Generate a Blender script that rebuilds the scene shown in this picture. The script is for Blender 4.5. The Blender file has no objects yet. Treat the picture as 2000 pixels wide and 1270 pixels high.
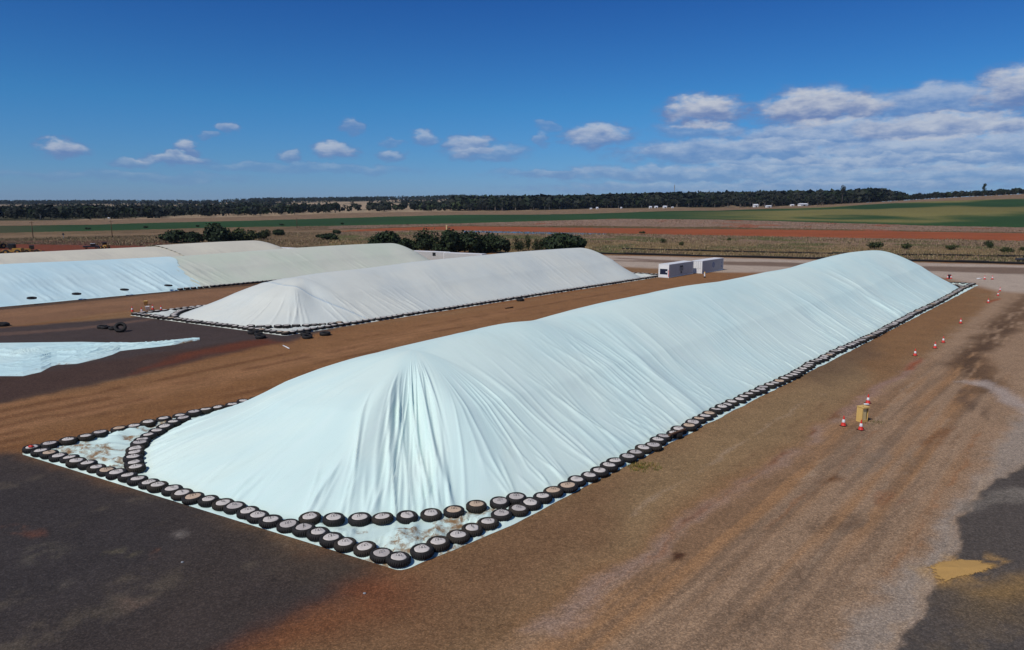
import bpy, bmesh, math, random
import numpy as np
from mathutils import Vector, Matrix

# ------------------------------------------------------------------ camera, sky, sun, exposure
SC = bpy.context.scene
COL = SC.collection
F = 1387.0
HZ = 400.0
PITCH = math.atan((635 - HZ) / F)
H = 15.4
R = math.radians

cam_d = bpy.data.cameras.new('camera')
cam_d.sensor_width = 36.0
cam_d.lens = F / 2000 * 36
cam_d.clip_start = 0.5
cam_d.clip_end = 30000
cam = bpy.data.objects.new('camera', cam_d)
cam.location = (0, 0, H)
cam.rotation_euler = (math.pi / 2 - PITCH, 0, 0)
COL.objects.link(cam)
SC.camera = cam

SC.view_settings.view_transform = 'Standard'
SC.view_settings.look = 'None'
SC.view_settings.exposure = 0.0
SC.view_settings.gamma = 1.0
SC.view_settings.use_curve_mapping = False
try:
    SC.cycles.max_bounces = 6
    SC.cycles.diffuse_bounces = 3
    SC.cycles.volume_bounces = 0
except Exception:
    pass

SUN_EL = R(50)
LX, LY = 0.69, 0.724                      # where the light travels to, on the ground
sun_d = bpy.data.lights.new('sun', 'SUN')
sun_d.energy = 3.1
sun_d.angle = R(0.53)
sun_d.color = (1.0, 0.955, 0.89)
sun = bpy.data.objects.new('sun', sun_d)
ldir = Vector((LX * math.cos(SUN_EL), LY * math.cos(SUN_EL), -math.sin(SUN_EL)))
sun.rotation_euler = ldir.to_track_quat('-Z', 'Y').to_euler()
sun.location = (-60, -60, 90)
COL.objects.link(sun)


def pix_ray(px, py):
    u = (px - 1000) / F
    v = -(py - 635) / F
    return np.array([u, math.cos(PITCH) + v * math.sin(PITCH), -math.sin(PITCH) + v * math.cos(PITCH)])


def g(px, py, z=0.0):
    d = pix_ray(px, py)
    t = (z - H) / d[2]
    return float(d[0] * t), float(d[1] * t)


def at_y(px, py, Y):
    d = pix_ray(px, py)
    return float(d[0] / d[1] * Y), float(Y), float(H + d[2] / d[1] * Y)


def pj(x, y, z):
    zz = z - H
    dep = y * math.cos(PITCH) - zz * math.sin(PITCH)
    up = y * math.sin(PITCH) + zz * math.cos(PITCH)
    return 1000 + F * x / dep, 635 - F * up / dep


# ------------------------------------------------------------------ node helpers
class NT:
    def __init__(self, tree):
        self.t = tree
        self.t.nodes.clear()

    def n(self, typ, **kw):
        nd = self.t.nodes.new(typ)
        ins = kw.pop('ins', {})
        for k, v in kw.items():
            setattr(nd, k, v)
        for k, v in ins.items():
            self.set(nd.inputs[k], v)
        return nd

    def set(self, sock, v):
        if isinstance(v, bpy.types.NodeSocket):
            self.t.links.new(v, sock)
        else:
            sock.default_value = v

    def m(self, op, a, b=0.0, c=0.0, clamp=False):
        nd = self.t.nodes.new('ShaderNodeMath')
        nd.operation = op
        nd.use_clamp = clamp
        for i, v in enumerate((a, b, c)):
            self.set(nd.inputs[i], v)
        return nd.outputs[0]

    def vm(self, op, a, b=(0, 0, 0), c=(0, 0, 0), out=0):
        nd = self.t.nodes.new('ShaderNodeVectorMath')
        nd.operation = op
        self.set(nd.inputs[0], a)
        self.set(nd.inputs[1], b)
        if op == 'MULTIPLY_ADD':
            self.set(nd.inputs[2], c)
        return nd.outputs[out]

    def mix(self, f, a, b, mode='MIX'):
        nd = self.t.nodes.new('ShaderNodeMix')
        nd.data_type = 'RGBA'
        nd.blend_type = mode
        self.set(nd.inputs[0], f)
        for i, v in ((6, a), (7, b)):
            self.set(nd.inputs[i], (*v, 1) if isinstance(v, tuple) and len(v) == 3 else v)
        return nd.outputs[2]

    def ramp(self, v, lo, hi, a=0.0, b=1.0):
        nd = self.t.nodes.new('ShaderNodeMapRange')
        nd.interpolation_type = 'SMOOTHSTEP'
        self.set(nd.inputs[0], v)
        for i, x in enumerate((lo, hi, a, b)):
            self.set(nd.inputs[i + 1], x)
        return nd.outputs[0]

    def noise(self, vec, scale, detail=4.0, rough=0.55, dim='3D'):
        nd = self.t.nodes.new('ShaderNodeTexNoise')
        nd.noise_dimensions = dim
        self.set(nd.inputs['Vector'], vec)
        nd.inputs['Scale'].default_value = scale
        nd.inputs['Detail'].default_value = detail
        nd.inputs['Roughness'].default_value = rough
        return nd.outputs[0]


def lin(r, gg, b, k=1.0):
    def f(c):
        c /= 255.0
        return (c / 12.92 if c <= 0.04045 else ((c + 0.055) / 1.055) ** 2.4) * k
    return (f(r), f(gg), f(b))


# ------------------------------------------------------------------ world: sky and clouds by direction
W = bpy.data.worlds.new('World')
SC.world = W
W.use_nodes = True
w = NT(W.node_tree)
sky = w.n('ShaderNodeTexSky', sky_type='NISHITA')
sky.sun_disc = False
sky.sun_elevation = SUN_EL
sky.sun_rotation = math.atan2(-LX, -LY)
sky.altitude = 300
sky.air_density = 1.0
sky.dust_density = 0.25
sky.ozone_density = 2.2
gen = w.n('ShaderNodeTexCoord').outputs['Generated']
sep = w.n('ShaderNodeSeparateXYZ', ins={0: gen})
rmp = w.n('ShaderNodeValToRGB', ins={0: sep.outputs[2]})    # deep clear-air blue: the sky's own colour by elevation
er = rmp.color_ramp.elements
er[0].position, er[0].color = 0.0, (0.28, 0.46, 0.92, 1)
er[1].position, er[1].color = 0.75, (0.36, 0.50, 0.72, 1)
for p_, c_ in ((0.06, (0.21, 0.46, 0.84, 1)), (0.13, (0.15, 0.47, 0.82, 1)), (0.26, (0.095, 0.34, 0.74, 1)), (0.45, (0.16, 0.34, 0.64, 1))):
    e_ = er.new(p_)
    e_.color = c_
skyc = w.mix(1.0, sky.outputs[0], rmp.outputs[0], 'MULTIPLY')
az = w.m('ARCTAN2', sep.outputs[0], sep.outputs[1])
el = w.m('ARCSINE', sep.outputs[2])
ae = w.n('ShaderNodeCombineXYZ', ins={0: az, 1: el}).outputs[0]
# warped coordinates give the clouds their ragged outline
nz1 = w.n('ShaderNodeTexNoise', ins={'Vector': w.vm('MULTIPLY', ae, (1, 1.9, 1)), 'Scale': 26.0, 'Detail': 5.0, 'Roughness': 0.58})
wob = w.vm('MULTIPLY', w.vm('SUBTRACT', nz1.outputs['Color'], (0.5, 0.5, 0.5)), (0.050, 0.026, 0))
aew = w.vm('ADD', ae, wob)
CLOUDS = [  # px, py, half width, half height, strength
    (128, 291, 44, 17, .85), (370, 287, 26, 20, .8), (342, 310, 64, 13, .72), (262, 317, 44, 10, .5),
    (440, 250, 22, 14, .6), (405, 262, 14, 9, .45), (565, 303, 24, 15, .62), (652, 293, 46, 18, .8), (686, 248, 27, 17, .55),
    (766, 301, 30, 14, .6), (762, 276, 24, 9, .4), (830, 272, 32, 15, .6), (915, 282, 58, 22, .75),
    (950, 298, 96, 16, .55), (1055, 272, 20, 18, .5), (1072, 248, 26, 11, .42), (1165, 265, 76, 27, .85), (1376, 216, 80, 29, 1.0),
    (1590, 210, 110, 34, 1.0), (1690, 214, 70, 26, .6), (1370, 255, 90, 18, .5), (1820, 203, 120, 32, .62), (1990, 172, 62, 38, .9),
    (1850, 246, 140, 24, .85), (1990, 250, 70, 20, .7), (1660, 264, 240, 30, .66), (1440, 296, 230, 26, .60), (1850, 298, 280, 32, .66), (1560, 284, 90, 12, .6),
    (1290, 297, 60, 11, .5), (1890, 306, 60, 10, .65), (1620, 318, 280, 16, .58), (1400, 338, 360, 18, .50), (1850, 345, 380, 22, .54),
    (1080, 338, 160, 10, .36), (1500, 366, 460, 14, .42), (590, 328, 260, 12, .34), (230, 345, 240, 10, .26)]
fld = None
lit = None
opq = None
for (px, py, hw, hh, st) in CLOUDS:
    d = pix_ray(px, py)
    d = d / np.linalg.norm(d)
    a0, e0 = math.atan2(d[0], d[1]), math.asin(d[2])
    if px < 1250:
        hw, hh, st = hw * 0.9, hh * 0.9, st * 0.88
    k = F * 1.0
    inv = (k / hw, k / hh, 0)
    q = w.vm('MULTIPLY_ADD', aew, inv, (-a0 * inv[0], -e0 * inv[1], 0))
    ln = w.vm('LENGTH', q, out=1)
    v = w.m('SUBTRACT', 1.0, ln)
    fld = v if fld is None else w.m('SMOOTH_MAX', fld, v, 0.10)
    o_ = w.m('MULTIPLY', w.ramp(v, -0.45, 0.15), min(1.0, st * 1.05))
    opq = o_ if opq is None else w.m('MAXIMUM', opq, o_)
    qy = w.n('ShaderNodeSeparateXYZ', ins={0: q}).outputs[1]
    lv = w.m('MULTIPLY', w.m('MULTIPLY_ADD', qy, 0.50, 0.42, clamp=True), w.ramp(v, -0.15, 0.35))
    lv = w.m('MULTIPLY', lv, min(1.0, 0.25 + st))
    lit = lv if lit is None else w.m('MAXIMUM', lit, lv)
fine = w.noise(w.vm('MULTIPLY', ae, (1, 2.4, 1)), 46.0, 6.0, 0.62)
dens = w.m('ADD', fld, w.m('MULTIPLY', w.m('SUBTRACT', fine, 0.5), 1.3))
mask = w.m('MULTIPLY', w.ramp(dens, -0.34, 0.48), opq)
puff = w.noise(w.vm('MULTIPLY', ae, (1, 2.6, 1)), 34.0, 5.0, 0.6)
lit2 = w.m('ADD', lit, w.m('MULTIPLY', w.m('SUBTRACT', puff, 0.5), 1.1))
ccol = w.mix(w.ramp(lit2, 0.05, 0.85), lin(104, 130, 178), lin(190, 196, 208))
ccol = w.vm('SCALE', ccol)
ccol.node.inputs[3].default_value = 10.0     # sky texture is in bright units; world strength below is 0.1
final = w.mix(mask, skyc, ccol)
bg = w.n('ShaderNodeBackground', ins={'Color': final, 'Strength': 0.1})
w.n('ShaderNodeOutputWorld', ins={'Surface': bg.outputs[0]})

# ------------------------------------------------------------------ numpy noise
def _hash(ix, iy, seed):
    h = (ix.astype(np.int64) * 374761393 + iy.astype(np.int64) * 668265263 + seed * 1442695041) & 0xffffffff
    h = ((h ^ (h >> 13)) * 1274126177) & 0xffffffff
    h = h ^ (h >> 16)
    return (h & 0xffffff) / float(0xffffff)


def vnoise(x, y, seed=0):
    x = np.asarray(x, float)
    y = np.asarray(y, float)
    ix = np.floor(x)
    iy = np.floor(y)
    fx = x - ix
    fy = y - iy
    fx = fx * fx * (3 - 2 * fx)
    fy = fy * fy * (3 - 2 * fy)
    a = _hash(ix, iy, seed)
    b = _hash(ix + 1, iy, seed)
    c = _hash(ix, iy + 1, seed)
    d = _hash(ix + 1, iy + 1, seed)
    return (a * (1 - fx) + b * fx) * (1 - fy) + (c * (1 - fx) + d * fx) * fy


def fbm(x, y, seed=0, o=4):
    s = 0
    a = 0.5
    for i in range(o):
        s = s + a * vnoise(x * 2 ** i + 17.3 * i, y * 2 ** i - 9.1 * i, seed + i)
        a *= 0.5
    return s / (1 - 0.5 ** o)


def sstep(a, b, x):
    t = np.clip((x - a) / (b - a), 0, 1)
    return t * t * (3 - 2 * t)


# ------------------------------------------------------------------ mesh helpers
def link(name, me, mat=None, parent=None):
    o = bpy.data.objects.new(name, me)
    COL.objects.link(o)
    if mat is not None and me is not None and len(me.materials) == 0:
        for mm in (mat if isinstance(mat, (list, tuple)) else [mat]):
            me.materials.append(mm)
    if parent is not None:
        o.parent = parent
    return o


def np_mesh(name, verts, faces, mat=None, parent=None, smooth=True, uv=None, col=None):
    """faces: int array (n,3) or (n,4); uv / col per vertex."""
    verts = np.asarray(verts, np.float32)
    faces = np.asarray(faces, np.int32)
    k = faces.shape[1]
    me = bpy.data.meshes.new(name)
    me.vertices.add(len(verts))
    me.vertices.foreach_set('co', verts.ravel())
    me.loops.add(faces.size)
    me.loops.foreach_set('vertex_index', faces.ravel())
    me.polygons.add(len(faces))
    me.polygons.foreach_set('loop_start', np.arange(0, faces.size, k, dtype=np.int32))
    me.polygons.foreach_set('loop_total', np.full(len(faces), k, np.int32))
    me.polygons.foreach_set('use_smooth', np.full(len(faces), bool(smooth)))
    me.update(calc_edges=True)
    if uv is not None:
        ul = me.uv_layers.new(name='UVMap')
        ul.data.foreach_set('uv', np.asarray(uv, np.float32)[faces.ravel()].ravel())
    if col is not None:
        ca = me.color_attributes.new('Col', 'FLOAT_COLOR', 'POINT')
        c4 = np.ones((len(verts), 4), np.float32)
        c4[:, :3] = col
        ca.data.foreach_set('color', c4.ravel())
    return link(name, me, mat, parent)


def compact(verts, faces, *attrs):
    used = np.unique(faces)
    remap = np.full(len(verts), -1, np.int64)
    remap[used] = np.arange(len(used))
    return [verts[used], remap[faces]] + [None if a is None else a[used] for a in attrs]


def grid_faces(nr, nc, wrap=False):
    r = np.arange(nr - 1)[:, None]
    c = np.arange(nc if wrap else nc - 1)[None, :]
    c1 = (c + 1) % nc
    f = np.stack([r * nc + c, r * nc + c1, (r + 1) * nc + c1, (r + 1) * nc + c], -1)
    return f.reshape(-1, 4)


class BM:
    def __init__(self):
        self.b = bmesh.new()

    def _place(self, vs, mat):
        bmesh.ops.transform(self.b, matrix=mat, verts=vs)

    def box(self, x0, x1, y0, y1, z0, z1, bev=0.0, mat=None):
        r = bmesh.ops.create_cube(self.b, size=1.0)
        vs = r['verts']
        for v in vs:
            v.co = Vector(((x0 + x1) / 2 + v.co.x * (x1 - x0), (y0 + y1) / 2 + v.co.y * (y1 - y0), (z0 + z1) / 2 + v.co.z * (z1 - z0)))
        if mat is not None:
            self._place(vs, mat)
        if bev > 0:
            es = list({e for v in vs for e in v.link_edges})
            bmesh.ops.bevel(self.b, geom=es, offset=bev, segments=2, affect='EDGES')
        return self

    def lathe(self, prof, seg=24, c=(0, 0, 0), cap0=False, cap1=False, mat=None):
        rings = []
        for (r, z) in prof:
            rings.append([self.b.verts.new((c[0] + r * math.cos(2 * math.pi * i / seg), c[1] + r * math.sin(2 * math.pi * i / seg), c[2] + z)) for i in range(seg)])
        for a, b2 in zip(rings[:-1], rings[1:]):
            for i in range(seg):
                j = (i + 1) % seg
                self.b.faces.new((a[i], a[j], b2[j], b2[i]))
        if cap0:
            self.b.faces.new(list(reversed(rings[0])))
        if cap1:
            self.b.faces.new(rings[-1])
        if mat is not None:
            self._place([v for r_ in rings for v in r_], mat)
        return self

    def tube(self, pts, rad, seg=6):
        pts = [Vector(p) for p in pts]
        rads = rad if isinstance(rad, (list, tuple)) else [rad] * len(pts)
        rings = []
        for i, p in enumerate(pts):
            d = (pts[min(i + 1, len(pts) - 1)] - pts[max(i - 1, 0)]).normalized()
            a = d.orthogonal().normalized()
            b2 = d.cross(a)
            rings.append([self.b.verts.new(p + (a * math.cos(2 * math.pi * k / seg) + b2 * math.sin(2 * math.pi * k / seg)) * rads[i]) for k in range(seg)])
        for a, b2 in zip(rings[:-1], rings[1:]):
            for i in range(seg):
                j = (i + 1) % seg
                self.b.faces.new((a[i], a[j], b2[j], b2[i]))
        self.b.faces.new(list(reversed(rings[0])))
        self.b.faces.new(rings[-1])
        return self

    def mesh(self, name, smooth=False):
        bmesh.ops.recalc_face_normals(self.b, faces=self.b.faces)
        me = bpy.data.meshes.new(name)
        self.b.to_mesh(me)
        self.b.free()
        if smooth:
            me.polygons.foreach_set('use_smooth', np.full(len(me.polygons), True))
        return me

    def build(self, name, mat, parent=None, smooth=False):
        return link(name, self.mesh(name, smooth), mat, parent)


def tag(o, label=None, cat=None, group=None, kind=None):
    if label:
        o['label'] = label
    if cat:
        o['category'] = cat
    if group:
        o['group'] = group
    if kind:
        o['kind'] = kind
    return o


def empty(name, loc=(0, 0, 0), rz=0.0):
    o = bpy.data.objects.new(name, None)
    COL.objects.link(o)
    o.location = loc
    o.rotation_euler = (0, 0, rz)
    return o


def copy_tree(o, parent=None):
    c = o.copy()
    COL.objects.link(c)
    if parent is not None:
        c.parent = parent
    for ch in [x for x in KIDS.get(o.name, [])]:
        copy_tree(ch, c)
    return c


KIDS = {}


def own(parent, *kids):
    KIDS.setdefault(parent.name, []).extend(kids)


# ------------------------------------------------------------------ materials
def new_mat(name):
    m = bpy.data.materials.new(name)
    m.use_nodes = True
    t = NT(m.node_tree)
    return m, t


def finish(t, color, rough=0.8, bump=None, bstr=0.3, bdist=0.05, spec=0.3, metal=0.0):
    p = t.n('ShaderNodeBsdfPrincipled')
    t.set(p.inputs['Base Color'], (*color, 1) if isinstance(color, tuple) and len(color) == 3 else color)
    t.set(p.inputs['Roughness'], rough)
    p.inputs['Specular IOR Level'].default_value = spec
    p.inputs['Metallic'].default_value = metal
    if bump is not None:
        b = t.n('ShaderNodeBump', ins={'Height': bump, 'Strength': bstr, 'Distance': bdist})
        t.t.links.new(b.outputs[0], p.inputs['Normal'])
    t.n('ShaderNodeOutputMaterial', ins={'Surface': p.outputs[0]})
    return p


def simple(name, color, rough=0.7, var=0.25, scale=4.0, spec=0.3, bstr=0.0, metal=0.0):
    m, t = new_mat(name)
    co = t.n('ShaderNodeTexCoord').outputs['Object']
    nz = t.noise(co, scale, 5.0, 0.6)
    f = t.m('MULTIPLY_ADD', nz, var * 2, 1 - var)
    c = t.vm('SCALE', color)
    t.set(c.node.inputs[3], f)
    finish(t, c, rough, nz if bstr else None, bstr, 0.02, spec, metal)
    return m


def mat_ground(name, speck=0.5, rough=0.95):
    m, t = new_mat(name)
    pos = t.n('ShaderNodeNewGeometry').outputs['Position']
    vc = t.n('ShaderNodeVertexColor', layer_name='Col').outputs[0]
    big = t.noise(pos, 0.35, 5.0, 0.6)
    mid = t.noise(pos, 3.2, 4.0, 0.65)
    grain = t.noise(pos, 8.0, 5.0, 0.85)
    fine = t.noise(pos, 22.0, 2.0, 0.7)
    f = t.m('MULTIPLY_ADD', t.m('SUBTRACT', big, 0.5), 0.55, 1.0)
    f = t.m('ADD', f, t.m('MULTIPLY', t.m('SUBTRACT', mid, 0.5), 0.7))
    f = t.m('ADD', f, t.m('MULTIPLY', t.m('SUBTRACT', grain, 0.5), speck * 3.6))
    st = t.ramp(fine, 0.58, 0.72, 0.0, 1.0)
    f = t.m('ADD', f, t.m('MULTIPLY', st, speck * 1.6))
    for sc_, k_ in ((17.0, 0.95), (6.5, 0.20)):          # single stones, each its own tone
        vo = t.n('ShaderNodeTexVoronoi', ins={'Vector': pos, 'Scale': sc_})
        tone = t.n('ShaderNodeSeparateColor', ins={0: vo.outputs['Color']}).outputs[0]
        f = t.m('ADD', f, t.m('MULTIPLY', t.m('SUBTRACT', t.m('POWER', tone, 2.2), 0.31), k_ * speck * 2.0))
    f = t.m('MAXIMUM', f, 0.25)
    c = t.vm('SCALE', vc)
    t.set(c.node.inputs[3], f)
    # gravel stones of other colours
    hue = t.noise(pos, 8.0, 3.0, 0.6)
    c = t.mix(t.m('MULTIPLY', t.ramp(hue, 0.35, 0.7), 0.35), c, t.mix(1.0, c, (1.14, 1.0, 0.84), 'MULTIPLY'))
    bm_ = t.m('ADD', grain, t.m('MULTIPLY', fine, 0.5))
    finish(t, c, rough, bm_, 0.5, 0.04, 0.12)
    return m


def mat_tarp(name, base, base2, streak=1.0, weave=0.0):
    m, t = new_mat(name)
    uvn = t.n('ShaderNodeUVMap', uv_map='UVMap').outputs[0]
    pos = t.n('ShaderNodeNewGeometry').outputs['Position']
    dirt = t.n('ShaderNodeVertexColor', layer_name='Col').outputs[0]
    s1 = t.noise(t.vm('MULTIPLY', uvn, (1.6, 0.07, 1)), 1.0, 5.0, 0.62, '2D')
    s2 = t.noise(t.vm('MULTIPLY', uvn, (0.10, 0.10, 1)), 1.0, 4.0, 0.55, '2D')
    s3 = t.noise(t.vm('MULTIPLY', uvn, (6.0, 0.5, 1)), 1.0, 3.0, 0.6, '2D')
    c = t.mix(t.ramp(s2, 0.35, 0.68), base, base2)
    c = t.mix(t.m('MULTIPLY', t.ramp(s1, 0.45, 0.75), 0.16 * streak), c, tuple(min(0.85, x * 1.10) for x in base))
    # faint grubby washes
    s4 = t.noise(t.vm('MULTIPLY', uvn, (0.45, 0.12, 1)), 1.0, 5.0, 0.65, '2D')
    c = t.mix(t.m('MULTIPLY', t.ramp(s4, 0.56, 0.80), 0.32), c, t.mix(1.0, c, (0.80, 0.80, 0.78), 'MULTIPLY'))
    dn = t.noise(pos, 1.7, 6.0, 0.7)
    spn = t.n('ShaderNodeSeparateColor', ins={0: dirt})
    sp = spn.outputs[0]
    c = t.mix(t.m('MULTIPLY', spn.outputs[1], 0.6), c, lin(120, 156, 184))
    df = t.ramp(t.m('ADD', t.m('MULTIPLY', sp, 0.55), t.m('MULTIPLY', t.m('SUBTRACT', dn, 0.5), 1.3)), 0.40, 0.70)
    c = t.mix(t.m('MULTIPLY', df, sp), c, lin(142, 112, 78))
    h = t.m('ADD', t.m('MULTIPLY', s1, 0.9), t.m('MULTIPLY', s3, 0.14))
    if weave:
        dg = t.n('ShaderNodeTexWave', ins={'Vector': t.vm('MULTIPLY', uvn, (0.5, 0.9, 1)), 'Scale': 1.1, 'Distortion': 6.0, 'Detail': 3.0})
        h = t.m('ADD', h, t.m('MULTIPLY', dg.outputs[1], weave))
    p = finish(t, c, 0.6, h, 0.10 * streak, 0.14, 0.2)
    return m


M_ground = mat_ground('gravel_ground', 0.33)
M_rubber = simple('rubber', (0.018, 0.016, 0.015), 0.75, 0.5, 9.0, 0.3, 0.3)
M_rubber_dusty = simple('dusty_rubber', (0.036, 0.030, 0.024), 0.85, 0.5, 9.0, 0.2, 0.3)
M_cap = simple('concrete_cap', lin(206, 198, 190), 0.85, 0.22, 7.0, 0.2, 0.2)
M_cap_tan = simple('tan_cap', lin(196, 172, 148), 0.85, 0.25, 7.0, 0.2, 0.2)
M_cap_wrap = simple('plastic_wrapped_cap', lin(190, 181, 174), 0.6, 0.3, 9.0, 0.5, 0.3)
M_wire = simple('wire', (0.02, 0.018, 0.017), 0.6)
M_red = simple('cone_red', (0.62, 0.035, 0.02), 0.5, 0.15)
M_white = simple('white_paint', (0.78, 0.78, 0.78), 0.5, 0.08, 2.0)
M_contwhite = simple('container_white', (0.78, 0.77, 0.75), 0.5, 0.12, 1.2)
M_contshade = simple('container_shaded_side', (0.50, 0.49, 0.47), 0.5, 0.12, 0.8)  # container white darkened: shade of the long side is put into the colour
M_black = simple('black_paint', (0.012, 0.012, 0.014), 0.6, 0.2)
M_navy = simple('navy_unit', (0.012, 0.016, 0.04), 0.5, 0.3)
M_blue_print = simple('blue_print', (0.12, 0.19, 0.36), 0.6, 0.2)
M_grey = simple('grey_metal', (0.30, 0.31, 0.32), 0.5, 0.2)
M_dgrey = simple('dark_metal', (0.05, 0.05, 0.055), 0.5, 0.3)
M_yellow = simple('yellow_paint', lin(216, 178, 106), 0.6, 0.12, 3.0)
M_cream = simple('cream_panel', lin(222, 196, 140), 0.7, 0.1, 3.0)
M_loader = simple('machine_yellow', (0.42, 0.23, 0.05), 0.5, 0.2)
M_glass = simple('dark_glass', (0.01, 0.012, 0.015), 0.12, 0.1, 2.0, 0.6)
M_timber = simple('dark_timber', lin(92, 66, 48), 0.85, 0.35, 3.0)
M_bark = simple('bark', (0.12, 0.10, 0.08), 0.9, 0.35, 1.0)
M_palebark = simple('pale_bark', (0.36, 0.31, 0.25), 0.9, 0.3, 0.6)
M_roof = simple('shed_roof', (0.72, 0.74, 0.78), 0.4, 0.1, 0.3)
M_fence = simple('black_barrier', (0.012, 0.011, 0.011), 0.8, 0.3, 1.0)


def mat_leaf(name):
    m, t = new_mat(name)
    vc = t.n('ShaderNodeVertexColor', layer_name='Col').outputs[0]
    finish(t, vc, 0.7, None, spec=0.15)
    return m


M_leaf = mat_leaf('foliage')

# ------------------------------------------------------------------ terrain
D = np.array([0.648, 0.7616])          # the piles' long direction
E_ = np.array([0.870, -0.493])         # the piles' short (front) direction


def curve(pts, Yspec=None):
    us, sl = [], []
    for p in pts:
        d = pix_ray(p[0], p[1])
        us.append(d[0] / d[1])
        sl.append(d[2] / d[1])
    us = np.array(us)
    sl = np.array(sl)
    if Yspec is None:
        Y = -H / sl
        z = np.zeros_like(Y)
    else:
        Y = np.interp([p[0] for p in pts], [q[0] for q in Yspec], [q[1] for q in Yspec])
        z = H + sl * Y
    return us, Y, z


C0 = curve([(-300, 470), (0, 477), (500, 484), (1180, 496), (1500, 504), (2000, 516), (2400, 526)])
C1 = curve([(-300, 468), (0, 466), (400, 458), (640, 453), (850, 449.5), (1170, 456), (1500, 462), (2000, 470.5), (2400, 478)])
C2 = curve([(-300, 462), (0, 460), (400, 454), (640, 449.5), (900, 442), (1200, 446), (1500, 448.5), (2000, 456), (2400, 464)])
C3 = curve([(-300, 458), (0, 455), (200, 450.5), (500, 443.5), (640, 441.5), (900, 436.5), (1100, 430.5), (1200, 427.5), (1400, 429), (1600, 434.5), (1800, 441), (2000, 444.5), (2400, 450)],
           [(-300, 375), (0, 392), (200, 425), (500, 480), (900, 560), (1200, 600), (1400, 590), (1600, 560), (2000, 478), (2400, 400)])
C4 = curve([(-300, 443), (0, 441), (200, 438.5), (500, 431), (640, 427), (900, 420), (1000, 419.5), (1100, 419), (1200, 416), (1300, 412.5), (1400, 411.5), (1500, 408), (1600, 405), (1700, 399.5), (1850, 392), (2000, 388), (2400, 378)],
           [(-300, 500), (0, 520), (200, 560), (500, 680), (900, 900), (1300, 930), (2000, 850), (2400, 760)])
C5 = curve([(-300, 434), (0, 431.5), (200, 430), (500, 423), (700, 415.5), (900, 413), (1000, 412), (1100, 409.5), (1200, 407.5), (1300, 406), (1400, 405.5), (1500, 404), (1600, 401.5), (1700, 395.5), (1850, 386.5), (2000, 379), (2400, 366)],
           [(-300, 600), (0, 630), (200, 680), (500, 820), (900, 1050), (1300, 1030), (2000, 950), (2400, 900)])
C6 = curve([(-300, 397), (0, 397.5), (400, 396.5), (500, 393), (600, 392), (700, 391), (850, 388.5), (900, 386.5), (1000, 389), (1130, 390), (1200, 389), (1300, 387), (1400, 389), (1500, 388), (1600, 391), (1700, 396), (1850, 388.5), (2000, 381.5), (2400, 368)],
           [(-300, 3600), (900, 3400), (1150, 2600), (1350, 1900), (1600, 1700), (1700, 1500), (2400, 1500)])
CURVES = [C0, C1, C2, C3, C4, C5, C6]


def curve_at(c, u):
    return np.interp(u, c[0], c[1]), np.interp(u, c[0], c[2])


def height(X, Y):
    """terrain height at world points, interpolated between the surveyed lines"""
    X = np.asarray(X, float)
    Y = np.asarray(Y, float)
    u = X / Y
    ys = [np.full_like(Y, 1.0)]
    zs = [np.zeros_like(Y)]
    for c in CURVES:
        a, b = curve_at(c, u)
        ys.append(np.maximum(a, ys[-1] + 1.0))
        zs.append(b)
    ys.append(ys[-1] + 2500)
    zs.append(zs[-1] - 30)
    out = np.zeros_like(Y)
    for i in range(len(ys) - 1):
        t = np.clip((Y - ys[i]) / (ys[i + 1] - ys[i]), 0, 1)
        m = (Y >= ys[i]) & (Y <= ys[i + 1])
        out = np.where(m, zs[i] + (zs[i + 1] - zs[i]) * t, out)
    return np.where(Y > ys[-1], zs[-1], out)


def zat(x, y):
    return float(height(np.array([x]), np.array([y]))[0])


rows = [8.0]
while rows[-1] < 7000:
    rows.append(rows[-1] + max(0.22, 0.0075 * rows[-1]))
rows = np.array(rows)
ncol = 560
us = np.linspace(-1.3, 1.3, ncol)
YY, UU = np.meshgrid(rows, us, indexing='ij')
XX = UU * YY
ZZ = height(XX, YY)
flat_x, flat_y = XX.ravel(), YY.ravel()
uu = UU.ravel()

# ground colours, laid out in world metres
along = flat_x * D[0] + flat_y * D[1]
across = flat_x * D[1] - flat_y * D[0]
wx = (fbm(flat_x * 0.22, flat_y * 0.22, 3) - 0.5)
wy = (fbm(flat_x * 0.22 + 40, flat_y * 0.22, 5) - 0.5)
wfx = (fbm(flat_x * 1.7, flat_y * 1.7, 6, 3) - 0.5)
wfy = (fbm(flat_x * 1.7 + 9, flat_y * 1.7, 7, 3) - 0.5)
streak = fbm(across * 0.6, along * 0.022, 21, 4)
streak2 = fbm(across * 1.6, along * 0.06, 25, 4)
patch = fbm(flat_x * 0.09, flat_y * 0.09, 11, 4)
patch2 = fbm(flat_x * 0.33, flat_y * 0.33, 13, 4)
streak3 = fbm(across * 3.2, along * 0.22, 27, 4)
blot = fbm(flat_x * 1.4, flat_y * 1.4, 29, 4)


def poly_sd(poly, x, y):
    """signed distance (positive inside) to a polygon"""
    p = np.array(poly, float)
    best = np.full(x.shape, 1e9)
    inside = np.zeros(x.shape, bool)
    n = len(p)
    for i in range(n):
        a = p[i]
        b = p[(i + 1) % n]
        d = b - a
        L2 = d @ d + 1e-9
        t = np.clip(((x - a[0]) * d[0] + (y - a[1]) * d[1]) / L2, 0, 1)
        best = np.minimum(best, np.hypot(x - a[0] - t * d[0], y - a[1] - t * d[1]))
        c = ((a[1] > y) != (b[1] > y)) & (x < (b[0] - a[0]) * (y - a[1]) / (b[1] - a[1] + 1e-12) + a[0])
        inside ^= c
    return np.where(inside, best, -best)


rng0 = random.Random(12)
VC = np.zeros((flat_x.size, 3))
VC[:] = lin(116, 84, 58)


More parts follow.
